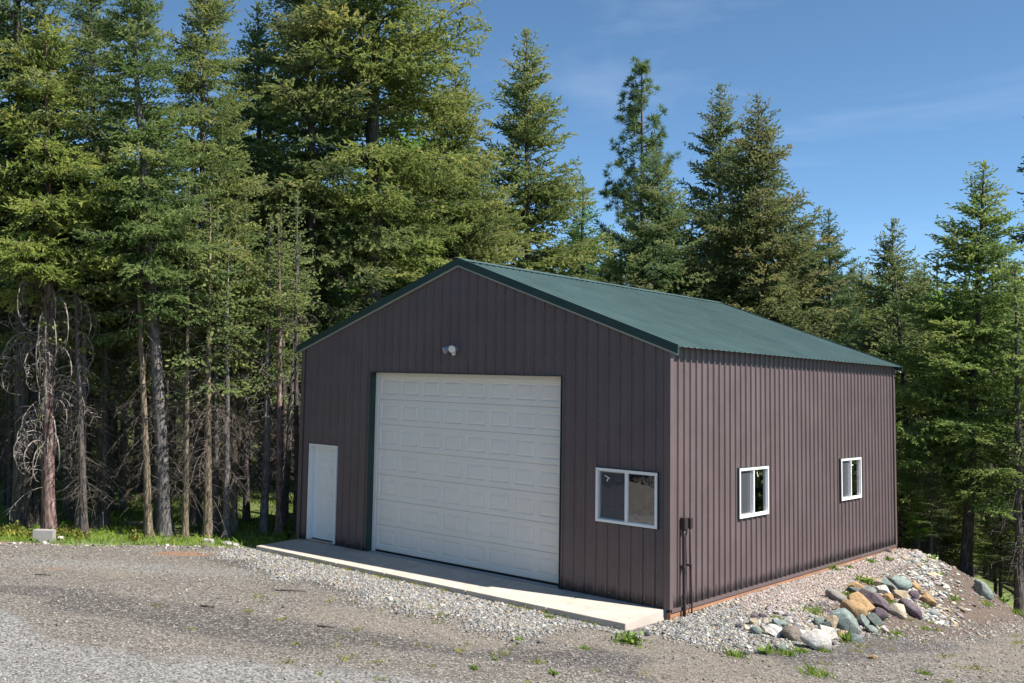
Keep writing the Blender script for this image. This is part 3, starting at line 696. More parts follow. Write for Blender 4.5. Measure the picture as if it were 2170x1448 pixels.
# ------------------------------------------------------------------ conifers
def unit(v): return v/(np.linalg.norm(v, axis=-1, keepdims=True)+1e-9)
def blades(P, D, Ln, Wd, K, rng):
    """K crossed diamond blades per sprig -> verts, quads"""
    n = len(P); D = unit(D); ref = (rng.normal(size=(n, 3)) if K != 2 else np.array([0, 0, 1.0])+rng.normal(0, 0.35, (n, 3))); A = unit(np.cross(D, ref)); B = np.cross(D, A)
    V = np.empty((n, K, 4, 3), np.float32)
    for k in range(K):
        t = math.pi*k/K if K != 2 else (0.9 if k else -0.9); S = A*math.cos(t)+B*math.sin(t)
        V[:, k, 0] = P; V[:, k, 2] = P+D*Ln[:, None]
        m = P+D*(Ln*0.45)[:, None]; V[:, k, 1] = m+S*Wd[:, None]; V[:, k, 3] = m-S*Wd[:, None]
    return V.reshape(-1, 3), np.arange(n*K*4).reshape(-1, 4)
def tubes3(paths, rads, n=3):
    """many thin tubes into arrays"""
    mb = MB()
    for p, r in zip(paths, rads): mb.tube(p, r, n, cap=False)
    return mb
def conifer(name, seed, Ht, cb, R, whorl=0.36, nb=(4, 6), tpow=0.75, e_top=50, e_bot=-12, sec_gap=0.14, spr_gap=0.105, spr=(0.095, 0.175), wid=0.026, K=3,
            trunk_r=0.16, dead=120, dead_len=1.3, miss=0.08, curl=False, droop=0.22):
    rng = np.random.default_rng(seed); P = []; D = []; Ls = []; Vv = []; wood = MB()
    nz = 16; zs = np.linspace(0, Ht, nz)
    wx, wy = np.cumsum(rng.normal(0, 0.012*Ht/12, nz)), np.cumsum(rng.normal(0, 0.012*Ht/12, nz)); wx -= np.linspace(wx[0], wx[-1], nz); wy -= np.linspace(wy[0], wy[-1], nz)
    axis_at = lambda z: np.array([np.interp(z, zs, wx), np.interp(z, zs, wy), z])
    rad = lambda z: trunk_r*(max(0.0, 1-z/Ht))**0.8*(1+0.45*math.exp(-z/0.35))+0.012
    zr = np.concatenate([[-0.3, 0.0, 0.2, 0.5], np.linspace(1.0, Ht, 18)])
    wood.tube([axis_at(max(z, 0))*np.array([1, 1, 0])+np.array([0, 0, z]) for z in zr], [rad(max(z, 0)) for z in zr], 10)
    z = cb
    while z < Ht-0.12:
        t = (Ht-z)/(Ht-cb)
        prof = R*(t**tpow)*(1-0.35*max(0, (t-0.82)/0.18))
        for b in range(rng.integers(nb[0], nb[1]+1)):
            if rng.random() < miss: continue
            az = rng.uniform(0, 2*math.pi); Lb = prof*rng.uniform(0.5, 1.18)+0.12
            el = math.radians(e_top+(e_bot-e_top)*t**0.55+rng.normal(0, 7)); z0 = min(z+rng.uniform(-0.22, 0.22), Ht-0.1)
            h = np.array([math.cos(az), math.sin(az), 0]); s = np.linspace(0, 1, 6); base = axis_at(min(z0, Ht-0.05))
            cur = 0.16*t+0.02
            pts = base+h*(s*Lb*math.cos(el))[:, None]+np.array([0, 0, 1.0])*((s*Lb*math.sin(el))+cur*Lb*(s**2-0.55*s))[:, None]
            pts[1:-1] += rng.normal(0, 0.02*Lb, (4, 3))
            rb = max(0.008, 0.011*Lb+0.004)
            wood.tube(pts, list(rb*(1-0.85*s)), 3, cap=False)
            bv = rng.normal(0, 0.12)
            n2 = max(2, int(Lb*0.9/sec_gap)); ss = np.clip(np.linspace(0.05 if t > 0.35 else 0.02, 1.0, n2)+rng.normal(0, 0.02, n2), 0, 1)
            for k, sk in enumerate(ss):
                p0 = np.array([np.interp(sk, s, pts[:, c]) for c in range(3)]); tan = unit(pts[-1]-pts[0]) if sk < 0.5 else unit(pts[-1]-pts[-3])
                for side in ((1, -1) if Lb > 0.5 else ((1,) if k % 2 else (-1,))):
                    l2 = Lb*(0.10+0.42*(1-sk)**0.8)*rng.uniform(0.6, 1.2); l2 = float(np.clip(l2, 0.10, 1.15))
                    sd_ = np.cross(tan, (0, 0, 1.0))*side; d2 = unit(tan*0.62+sd_*0.75+np.array([0, 0, rng.normal(-droop*t, 0.22)]))
                    m = max(1, int(l2/spr_gap)); q = np.linspace(0.15, 1, m)[:, None]*l2
                    pp = p0+d2*q; P.append(pp); nd = d2*0.9+rng.normal(0, 0.42, (m, 3)); D.append(nd)
                    Ls.append(rng.uniform(spr[0], spr[1], m))
                    out = np.clip((sk*0.75+0.25*q[:, 0]/l2), 0, 1)
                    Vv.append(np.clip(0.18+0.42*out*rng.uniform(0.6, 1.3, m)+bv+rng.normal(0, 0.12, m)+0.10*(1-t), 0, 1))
        z += whorl*(0.55+0.45*t)*rng.uniform(0.8, 1.2)
    # leader tuft
    m = 14; P.append(np.array([axis_at(Ht-0.35)+np.array([0, 0, 0.03*k]) for k in range(m)])); D.append(rng.normal(0, 0.5, (m, 3))+np.array([0, 0, 1.0])); Ls.append(rng.uniform(0.12, 0.22, m)); Vv.append(np.full(m, 0.6))
    P = np.concatenate(P); D = np.concatenate(D); Ls = np.concatenate(Ls); Vv = np.concatenate(Vv)
    Vx, Q = blades(P, D, Ls, Ls*0+wid*rng.uniform(0.8, 1.25, len(P)), K, rng)
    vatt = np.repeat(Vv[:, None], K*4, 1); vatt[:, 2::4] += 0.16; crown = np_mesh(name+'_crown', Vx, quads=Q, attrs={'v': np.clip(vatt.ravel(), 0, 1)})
    # dead lower limbs
    paths = []; rads = []
    for _ in range(dead):
        z0 = rng.uniform(0.10*Ht, cb+0.12*Ht) if rng.random() < 0.8 else rng.uniform(0.8, cb)
        az = rng.uniform(0, 2*math.pi); Lb = dead_len*rng.uniform(0.35, 1.2); h = np.array([math.cos(az), math.sin(az), 0]); sdv = np.array([-h[1], h[0], 0])
        s = np.linspace(0, 1, 6); a = rng.uniform(-0.1, 0.3); c = rng.uniform(0.3, 1.0)
        pts = axis_at(z0)+h*(s*Lb)[:, None]+np.array([0, 0, 1.0])*(a*s*Lb-c*Lb*s**2)[:, None]+sdv*(rng.normal(0, 0.2)*s**2*Lb)[:, None]
        paths.append(pts); rb = rng.uniform(0.008, 0.014); rads.append(list(rb*(1-0.7*s)))
        for k in range(rng.integers(3, 8)):
            sk = rng.uniform(0.25, 1.0); p0 = np.array([np.interp(sk, s, pts[:, c_]) for c_ in range(3)])
            d2 = unit(h*0.5+sdv*rng.choice([-1, 1])*0.8+np.array([0, 0, rng.uniform(-0.9, 0.1)])); l2 = rng.uniform(0.15, 0.45)
            paths.append([p0, p0+d2*l2*0.5, p0+d2*l2+np.array([0, 0, -0.12*l2])]); rads.append([0.006, 0.005, 0.003])
    if curl:
        for _ in range(85):
            z0 = rng.uniform(0.13*Ht, cb); az = rng.uniform(0, 2*math.pi); h = np.array([math.cos(az), math.sin(az), 0]); r0 = rng.uniform(0.28, 0.62)*(0.55+0.6*z0/cb)
            th = np.linspace(math.radians(150), math.radians(-rng.uniform(20, 95)), 10); rr = r0*np.linspace(1.05, 0.8, 10)
            pts = axis_at(z0)+h*((r0+rr*np.cos(th))*1.05)[:, None]+np.array([0, 0, 1.0])*(rr*np.sin(th)*1.15-r0*0.3)[:, None]
            pts[0] = axis_at(z0-0.05); paths.append(pts); rads.append(list(np.linspace(0.018, 0.010, 10)))
            for k in range(2, 10):
                for jj in range(2):
                    cdir = unit(axis_at(z0)+h*r0-np.array([0, 0, r0*0.3])-pts[k]); l2 = rng.uniform(0.10, 0.24)
                    d2 = unit(cdir+rng.normal(0, 0.35, 3)); p0 = pts[k]+(pts[max(k-1, 0)]-pts[k])*rng.random()
                    paths.append([p0, p0+d2*l2*0.6, p0+d2*l2+np.array([0, 0, -0.03])]); rads.append([0.008, 0.006, 0.004])
    dm = tubes3(paths, rads).mesh(name+'_dead') if paths else None
    return dict(H=Ht, trunk=wood.mesh(name+'_trunk', smooth=True), crown=crown, dead=dm)
def pine(name, seed, Ht, cb, R):
    rng = np.random.default_rng(seed); wood = MB(); P = []; D = []; Ls = []
    wood.tube([(0, 0, z) for z in np.linspace(-0.3, Ht, 12)], list(np.linspace(0.16, 0.02, 12)), 10); z = cb
    while z < Ht:
        t = (Ht-z)/(Ht-cb)
        for b in range(rng.integers(3, 6)):
            az = rng.uniform(0, 2*math.pi); Lb = R*(0.18+0.82*t**0.8)*rng.uniform(0.6, 1.15); el = math.radians(rng.uniform(5, 45)); h = np.array([math.cos(az), math.sin(az), 0])
            s = np.linspace(0, 1, 5); pts = np.array([0, 0, z])+h*(s*Lb*math.cos(el))[:, None]+np.array([0, 0, 1.0])*(s*Lb*math.sin(el)*s)[:, None]
            wood.tube(pts, list(0.018*(1-0.7*s)), 4, cap=False)
            for sk in np.linspace(0.45, 1.0, max(2, int(Lb/0.22))):
                for e in range(2 if sk < 1 else 3):
                    p0 = np.array([np.interp(sk, s, pts[:, c]) for c in range(3)])+rng.normal(0, 0.10, 3); m = 34
                    P.append(np.repeat(p0[None], m, 0)); D.append(rng.normal(0, 1, (m, 3))+h*0.6+np.array([0, 0, 0.7])); Ls.append(rng.uniform(0.16, 0.27, m))
        z += 0.42*rng.uniform(0.8, 1.2)
    m = 60; P.append(np.repeat(np.array([[0, 0, Ht-0.1]]), m, 0)+rng.normal(0, 0.1, (m, 3))); D.append(rng.normal(0, 0.7, (m, 3))+np.array([0, 0, 1.0])); Ls.append(rng.uniform(0.18, 0.3, m))
    P = np.concatenate(P); D = np.concatenate(D); Ls = np.concatenate(Ls); V_, Q_ = blades(P, D, Ls, np.full(len(P), 0.012), 1, rng)
    v = np.repeat(np.clip(rng.normal(0.45, 0.2, len(P)), 0, 1), 4)
    return dict(H=Ht, trunk=wood.mesh(name+'_trunk', smooth=True), crown=np_mesh(name+'_crown', V_, quads=Q_, attrs={'v': v}), dead=None)

TV = {}
TV['yellow'] = conifer('yellow', 101, 12.0, 5.7, 2.35, whorl=0.36, nb=(5, 7), tpow=0.62, e_bot=-16, trunk_r=0.155, dead=10, curl=True, spr_gap=0.041, sec_gap=0.12, K=2, wid=0.021, miss=0.1)
TV['big'] = conifer('big', 102, 20.0, 7.2, 4.0, whorl=0.46, nb=(6, 8), tpow=0.42, e_bot=-8, trunk_r=0.34, dead=40, dead_len=1.8, sec_gap=0.15, spr_gap=0.054, spr=(0.12, 0.20), wid=0.026, miss=0.14, K=2)
TV['full'] = conifer('full', 103, 14.0, 3.4, 3.7, whorl=0.31, nb=(6, 8), tpow=0.85, e_bot=-6, trunk_r=0.17, dead=60, sec_gap=0.125, spr_gap=0.049, K=2, wid=0.023, miss=0.1)
TV['full2'] = conifer('full2', 104, 14.0, 3.0, 3.2, whorl=0.33, nb=(5, 7), tpow=0.8, e_bot=-10, trunk_r=0.16, dead=60, miss=0.12, sec_gap=0.125, spr_gap=0.046, K=2, wid=0.023)
TV['tall'] = conifer('tall', 105, 17.0, 6.3, 2.5, whorl=0.37, nb=(5, 7), tpow=0.6, e_bot=-14, trunk_r=0.20, dead=80, dead_len=1.6, miss=0.12, sec_gap=0.125, spr_gap=0.049, K=2, wid=0.023)
TV['tall2'] = conifer('tall2', 106, 17.0, 5.4, 2.8, whorl=0.38, nb=(5, 7), tpow=0.55, e_bot=-18, trunk_r=0.19, dead=90, dead_len=1.7, miss=0.14, sec_gap=0.13, spr_gap=0.049, K=2, wid=0.023)
TV['sparse'] = conifer('sparse', 107, 13.0, 3.4, 2.3, whorl=0.38, nb=(4, 6), tpow=0.8, e_bot=-5, sec_gap=0.15, trunk_r=0.14, dead=90, miss=0.2, K=2, wid=0.030, spr_gap=0.075)
TV['skinny'] = conifer('skinny', 108, 11.0, 5.2, 1.45, whorl=0.38, nb=(4, 5), tpow=0.7, trunk_r=0.125, dead=75, dead_len=1.25, miss=0.2, sec_gap=0.15, K=2, wid=0.040)
TV['skinny2'] = conifer('skinny2', 109, 10.0, 4.3, 1.6, whorl=0.40, nb=(3, 5), tpow=0.7, trunk_r=0.11, dead=80, dead_len=1.4, miss=0.25, sec_gap=0.15, K=2, wid=0.040)
TV['back'] = conifer('back', 110, 15.0, 2.5, 3.0, whorl=0.50, nb=(6, 8), tpow=0.7, sec_gap=0.22, spr_gap=0.15, spr=(0.22, 0.36), wid=0.060, trunk_r=0.16, dead=60, dead_len=1.8, K=2)
TV['pole'] = conifer('pole', 112, 12.0, 7.6, 1.4, whorl=0.42, nb=(3, 5), tpow=0.7, trunk_r=0.115, dead=70, dead_len=0.8, miss=0.2, sec_gap=0.15, K=2, wid=0.036)
TV['pine'] = pine('pine', 111, 14.0, 5.5, 1.9)

def plant_tree(var, ub, depth, ut, vt, label, cat='tree', group=None, rad=1.0, tint=(1, 1, 1), leaf='fir', bark='bark_dark', dead='dead_dark', name='fir_tree', rz=None, thick=1.0, d_top=0.0):
    T = TV[var]; r = ray(ub, 800); r = r/ np.hypot(r[0], r[1])*1.0
    b = CAM+ray(ub, 800)*depth; x, y = b[0], b[1]
    # follow the picture column down to the ground (the camera is rolled a little)
    for _ in range(4):
        z = gz(x, y); dlt = np.array([x, y, z])-CAM; zz = dlt@fw; uu = 1085+SX+F_PX*(dlt@rt)/zz
        x -= (uu-ub)*zz/F_PX*rt[0]; y -= (uu-ub)*zz/F_PX*rt[1]
    base = np.array([x, y, gz(x, y)]); top = CAM+ray(ut, vt)*(depth+d_top)
    ax = Vector(top-base); s = ax.length/T['H']
    e = empty(name, (0, 0, 0))
    mtx = Matrix.Translation(Vector(base)) @ ax.to_track_quat('Z', 'Y').to_matrix().to_4x4() @ Matrix.Rotation(random.uniform(0, 6.28) if rz is None else rz, 4, 'Z') @ Matrix.Diagonal((s*rad, s*rad, s, 1))
    e.matrix_world = mtx; tag(e, label, cat, group)
    def part(nm, me, m):
        if me is None: return
        o = bpy.data.objects.new(nm, me); COL.objects.link(o); o.parent = e
        if len(me.materials) == 0: me.materials.append(MAT[m])
        o.material_slots[0].link = 'OBJECT'; o.material_slots[0].material = MAT[m]; o.color = (*tint, 1)
        if nm == 'trunk' and thick != 1.0: pass
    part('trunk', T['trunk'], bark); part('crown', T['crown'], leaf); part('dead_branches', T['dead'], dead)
    return e
def where(u):
    for lim, t in ((170, 'behind the yellow-green fir'), (330, 'left of the leaning grey-trunked fir'), (470, 'behind the leaning grey-trunked fir'), (640, 'by the left wall of the garage'), (760, 'left of the largest fir'), (1020, 'behind the largest fir'), (1210, 'behind the narrow fir'),
                   (1330, 'by the small pointed fir'), (1460, 'behind the tufted pine'), (1570, 'behind the open-topped fir'), (1720, 'behind the brownish fir'), (1840, 'by the thin pointed fir'), (1940, 'beside the rear corner of the garage'), (2060, 'left of the tall bright fir'), (2170, 'right of the tall bright fir')):
        if u < lim: return t
    return 'at the right edge'
BK = {'bark_tan': 'tan', 'bark_grey': 'grey', 'bark_dark': 'dark', 'bark_pink': 'reddish'}
YEL, OLV, DRK, BLU = (1.3, 1.28, 0.92), (1.14, 1.12, 1.02), (0.98, 1.02, 0.98), (0.72, 0.9, 1.0)
# left edge of the forest
plant_tree('yellow', 106, 24.3, 96, 40, 'yellow-green fir with pinkish bark and curled dead branches beside the concrete block', tint=YEL, bark='bark_pink', dead='dead', rz=1.2)
plant_tree('tall', 45, 25.3, 30, -330, 'tall dark-barked fir at the left edge of the photo', rad=1.05, tint=DRK, leaf='fir_dark')
plant_tree('tall', 350, 24.6, 268, -120, 'leaning fir with blue-grey trunk left of the garage', tint=(0.9, 1.0, 0.9), bark='bark_grey', rz=2.0)
plant_tree('tall2', 415, 26.5, 438, -110, 'olive fir whose bare upper trunk shows, left of the largest fir', rad=0.85, tint=OLV, rz=0.4)
plant_tree('tall2', 230, 28.0, 190, -60, 'dark fir between the yellow-green fir and the leaning grey-trunked fir', rad=0.9, tint=DRK, leaf='fir_dark')
plant_tree('tall2', -60, 27.0, -40, -200, 'dark green fir mostly outside the left edge of the photo', tint=DRK, leaf='fir_dark')
# behind the garage
plant_tree('big', 785, 31.0, 795, -330, 'largest fir, thick trunk rising behind the garage gable', tint=(1.2, 1.17, 0.95), rz=0.7)
plant_tree('tall2', 668, 30.0, 655, -210, 'dark fir with straight trunk just left of the largest fir', rad=1.1, tint=(1.2, 1.15, 1.0), leaf='fir_dark', rz=3.0)
plant_tree('full2', 560, 33.0, 545, 10, 'fir in shade left of the dark straight-trunked fir', rad=0.95, tint=(0.85, 0.95, 0.85))
plant_tree('full2', 1118, 37.0, 1116, 66, 'narrow fir standing right of the largest fir', rad=0.98, tint=OLV, rz=1.0)
plant_tree('full', 960, 34.0, 965, 150, 'fir hidden behind the right side of the largest fir', tint=OLV)
plant_tree('sparse', 1238, 46.0, 1236, 378, 'small pointed green fir in the gap before the pine', rad=1.4, tint=(0.85, 1.15, 0.9))
plant_tree('pine', 1362, 43.0, 1360, 140, 'tufted pine with open top above its neighbours', name='pine_tree', leaf='pine', tint=(1.45, 1.35, 1.15))
plant_tree('full', 1392, 38.0, 1388, 318, 'broad blue-green fir standing before the tufted pine', rad=1.0, tint=(1.15, 1.22, 1.1), leaf='fir_dark', rz=2.2)
plant_tree('full2', 1528, 41.0, 1525, 182, 'open-topped fir left of the brownish fir behind the roof', rad=0.95, tint=OLV, leaf='fir_dark', rz=0.3)
plant_tree('full', 1610, 37.5, 1606, 208, 'brownish-tipped broad fir behind the far end of the roof', rad=0.92, tint=(1.2, 1.08, 0.98), leaf='fir_dark', rz=4.0)
plant_tree('full2', 1760, 43.0, 1757, 448, 'thin pointed fir right of the brownish fir', rad=0.9, tint=(0.85, 0.95, 0.9), leaf='fir_dark')
plant_tree('full2', 1905, 33.0, 1890, 468, 'sparse fir with dark trunk just right of the garage', rad=1.0, tint=OLV, leaf='fir_dark', rz=5.0)
plant_tree('full2', 2046, 27.5, 2086, 348, 'tall bright fir near the right edge with a straight dark trunk', rad=1.1, tint=(1.1, 1.2, 0.95), rz=1.9)
plant_tree('tall2', 2345, 33.0, 2350, 40, 'dark fir outside the right edge, only its branch tips showing', rad=1.1, tint=(0.6, 0.7, 0.8), leaf='fir_dark', rz=0.2)
plant_tree('full2', 1830, 45.0, 1826, 560, 'short fir between the thin pointed fir and the sparse dark-trunked one', rad=1.1, tint=OLV)
plant_tree('full2', 1962, 41.0, 1960, 560, 'short fir left of the tall bright fir', rad=1.1, tint=(0.9, 1.05, 0.9))
plant_tree('full', 1690, 44.0, 1694, 520, 'short fir tucked against the right side of the brownish fir', tint=(0.95, 1.0, 0.9))
plant_tree('skinny', 1948, 29.5, 1896, 560, 'slim dark leaning trunk beside the rear corner of the garage', tint=DRK, rz=1.1)
plant_tree('skinny2', 2095, 31.0, 2105, 520, 'slim dark trunk right of the tall bright fir', tint=DRK)
plant_tree('skinny', 2160, 26.0, 2150, 560, 'thin dark trunk at the right edge above the lower drive', tint=DRK)
plant_tree('skinny2', 2000, 34.0, 1985, 560, 'thin dark trunk between the leaning trunk and the tall bright fir', tint=DRK)
# understory trunks left of the garage
US = [(20, 27.0, 24, 520, 'bark_dark', 'thin black trunk at the far left behind the big dark one'), (78, 25.6, 70, 480, 'bark_dark', 'thin trunk between the big dark trunk and the pinkish one'),
      (150, 26.4, 152, 500, 'bark_dark', 'thin black trunk just right of the pinkish trunk'), (170, 25.0, 180, 430, 'bark_grey', 'slim grey trunk leaning right beside the pinkish one'),
      (178, 24.0, 152, 470, 'bark_dark', 'dark trunk leaning left at the edge of the grass'), (205, 27.0, 236, 520, 'bark_tan', 'tan trunk leaning right behind the stump'),
      (222, 25.4, 226, 400, 'bark_dark', 'straight dark trunk beside the broken stump'), (258, 29.0, 282, 560, 'bark_grey', 'pale leaning trunk on the sunny grass'),
      (315, 24.3, 286, 420, 'bark_tan', 'mottled trunk leaning left before the sunny grass'), (335, 25.3, 334, 470, 'bark_dark', 'thin dark trunk touching the blue-grey one'),
      (392, 24.4, 402, 440, 'bark_tan', 'mossy tan trunk right of the blue-grey one'), (440, 24.5, 446, 470, 'bark_tan', 'tan trunk behind the broken concrete piece'),
      (456, 25.2, 462, 500, 'bark_grey', 'grey trunk second from the broken concrete piece'), (470, 26.2, 478, 520, 'bark_tan', 'tan trunk third from the broken concrete piece'),
      (480, 24.6, 484, 560, 'bark_grey', 'slim trunk fourth from the broken concrete piece'), (496, 25.6, 500, 500, 'bark_tan', 'tan trunk midway between the concrete piece and the garage'),
      (522, 27.0, 520, 470, 'bark_dark', 'dark trunk in the thicket left of the garage'), (558, 25.4, 574, 520, 'bark_grey', 'dark trunk leaning right near the garage'),
      (592, 25.2, 590, 520, 'bark_pink', 'slender reddish trunk close to the left wall of the garage'), (602, 26.6, 634, 560, 'bark_grey', 'pale trunk leaning towards the garage wall'),
      (628, 25.6, 630, 470, 'bark_dark', 'dark trunk touching the left edge of the garage wall')]
for k, (ub, dp, ut, vt, bk, lab) in enumerate(US):
    plant_tree(('pole', 'skinny', 'pole', 'skinny2')[k % 4], ub, dp, ut, vt-60, lab, bark=bk, dead='dead' if k % 4 == 1 else 'dead_dark', tint=DRK if k % 3 else OLV, rad=random.uniform(0.85, 1.2), group='slim understory trunks left of the garage')
# the crowded forest behind
rp = random.Random(9)
for k in range(52):
    ub = rp.uniform(0, 640); dp = rp.uniform(27.5, 38); bk = rp.choice(['bark_tan', 'bark_grey', 'bark_grey', 'bark_dark']); plant_tree(rp.choice(['pole', 'pole', 'skinny']), ub, dp, ub+rp.uniform(-18, 18), rp.uniform(330, 520), 'thin straight %s trunk deeper in the forest %s' % (BK[bk], where(ub)), group='thin trunks deeper in the forest', bark=bk, dead='dead_dark', tint=rp.choice([OLV, DRK]), rad=rp.uniform(0.7, 1.0))
rb = random.Random(5); GB = 'crowded background conifers'
for k in range(66):
    ub = rb.uniform(-150, 2330); left = ub < 1060
    dp = rb.uniform(31, 62) if left else rb.uniform(44, 75)
    if 1850 < ub: dp = rb.uniform(33, 70)
    vt = rb.uniform(190, 540) if left else rb.uniform(560, 690)
    if left and dp < 40: vt = rb.uniform(360, 620)
    var = rb.choice(['back', 'back', 'skinny2', 'skinny', 'back', 'sparse'] if left else ['back', 'back', 'sparse'])
    br = rb.random() < 0.4
    plant_tree(var, ub, dp, ub+rb.uniform(-12, 12), vt, ('fresh bright green' if br else 'dull green')+(' far' if dp > 48 else '')+' conifer in the crowded forest '+where(ub), group=GB+(' in fresh green' if br else ''),
               leaf='larch' if br else rb.choice(['fir', 'fir_dark', 'fir']), tint=(1, 1, 1) if br else rb.choice([OLV, DRK, (1, 1.05, 0.9)]), dead=rb.choice(['dead', 'dead_dark', 'dead_dark']), bark=rb.choice(['bark_dark', 'bark_grey', 'bark_tan']), name='background_conifer', rad=rb.uniform(0.9, 1.3))
for k in range(26):
    ub = rb.uniform(1880, 2260); dp = rb.uniform(30, 52); br = rb.random() < 0.3
    plant_tree(rb.choice(['skinny', 'skinny2', 'sparse', 'back']), ub, dp, ub+rb.uniform(-25, 25), rb.uniform(600, 760), ('bright green sapling' if br else 'slim young conifer')+(' far back' if dp > 41 else '')+' in the thicket '+where(ub), group='thicket right of the garage'+(' in fresh green' if br else ''),
               leaf='larch' if br else rb.choice(['fir', 'fir_dark']), tint=(1, 1, 1) if br else OLV, dead=rb.choice(['dead', 'dead_dark', 'dead_dark']), bark='bark_dark', name='background_conifer', rad=rb.uniform(0.9, 1.3))
for k in range(16):
    ub = rb.uniform(1930, 2230); dp = rb.uniform(26.5, 33); plant_tree(rb.choice(['sparse', 'back', 'full2']), ub, dp, ub+rb.uniform(-10, 10), rb.uniform(940, 1120), 'low young fir on the bank '+where(ub), group='low young firs right of the garage', leaf=rb.choice(['fir', 'fir_dark', 'larch']), tint=OLV, dead='dead_dark', name='young_fir', rad=rb.uniform(1.2, 1.7))
for k in range(30):
    ub = 1150+k*36+rb.uniform(-14, 14); hi = ub < 1740
    plant_tree(rb.choice(['back', 'full2', 'back']), ub, rb.uniform(46, 60), ub+rb.uniform(-8, 8), rb.uniform(440, 570) if hi else rb.uniform(545, 640), 'conifer filling the treeline '+where(ub), group='treeline behind the roof' if hi else 'treeline right of the roof',
               leaf=rb.choice(['fir', 'fir_dark']), tint=rb.choice([OLV, DRK, (0.95, 1.1, 0.95)]), dead='dead_dark', name='background_conifer', rad=rb.uniform(0.85, 1.1))
# conifers added out of the frame to darken the reflections in the windows
for k, (x, y, h) in enumerate(((-12.5, -21.5, 12), (-15.5, -20, 14), (-19, -22, 13), (-10.5, -25, 12), (-23, -20, 14), (14, 24, 13), (18, 20, 14), (11, 29, 14), (22, 27, 15), (16, 33, 15), (24, 18, 14))):
    T = TV['back']; e = empty('background_conifer', (x, y, gz(x, y)), rb.uniform(0, 6), (h/15*1.3,)*2+(h/15,)); tag(e, 'added conifer outside the frame that darkens the window reflections', 'tree', 'conifers added for the window reflections')
    for nm, key, m in (('trunk', 'trunk', 'bark_dark'), ('crown', 'crown', 'fir_dark')):
        o = bpy.data.objects.new(nm, T[key]); COL.objects.link(o); o.parent = e; o.material_slots[0].link = 'OBJECT'; o.material_slots[0].material = MAT[m]

# ------------------------------------------------------------------ rocks
def rock_mesh(seed, ang=0.55):
    rng = np.random.default_rng(seed); import bmesh
    bm = bmesh.new(); bmesh.ops.create_icosphere(bm, subdivisions=4, radius=1.0); P = np.array([v.co[:] for v in bm.verts])
    for _ in range(rng.integers(15, 22) if ang > 0.5 else 10):            # flat fracture faces
        n = unit(rng.normal(size=3)); d = rng.uniform(0.42, 0.78); t = P@n-d; m = t > 0; P[m] -= np.outer(t[m]*(0.98 if ang > 0.5 else 0.55), n)
    for fr, am in ((1.6, 0.05), (5, 0.02), (12, 0.012)):
        ph = rng.uniform(0, 6, (3, 3)); w = sum(np.sin(fr*(P@unit(rng.normal(size=3)))+ph[i, 0]) for i in range(3))/3; P *= (1+am*w)[:, None]
    P /= np.abs(P).max(0); 
    for v, c in zip(bm.verts, P): v.co = c
    me = bpy.data.meshes.new('rock'); bm.to_mesh(me); bm.free(); me.polygons.foreach_set('use_smooth', np.ones(len(me.polygons), bool)); me.set_sharp_from_angle(angle=0.32)
    return me
ROCKM = [rock_mesh(300+k, 0.62 if k % 3 else 0.4) for k in range(14)]
def z4(x, y): return 1700+x/4.617, 1170+y/4.617
def z3(x, y): return 1440+x/5.71, 1190+y/5.71
def add_rock(u, v, wpx, hpx, col, label, mi, tilt=0.0, deep=0.75, name='rock', group=None, sink=0.14):
    q, d = ground_hit(u, v+hpx*0.30); ppm = F_PX/d; a = wpx/ppm/2; hz = hpx/ppm/2*1.05
    k_ = math.sin(min(tilt, 0.8)); a *= 1+0.28*k_; hz *= 1-0.22*k_
    base = ROCKM[mi % 14]; me = base.copy(); me.materials.clear(); me.materials.append(RK[col])
    o = bpy.data.objects.new(name, me); COL.objects.link(o)
    q2 = q.copy(); q2[2] = gz(q[0], q[1])+hz*(1-sink*2)*0.9
    R = Matrix.Rotation(YAW, 4, 'Z') @ Matrix.Rotation(tilt, 4, 'Y') @ Matrix.Rotation(random.choice((0, math.pi)), 4, 'Z')
    me.transform(Matrix.Diagonal((a, a*deep, hz, 1)))
    o.matrix_world = Matrix.Translation(Vector(q2)) @ R; tag(o, label, 'rock', group or 'rocks edging the gravel mound'); return o
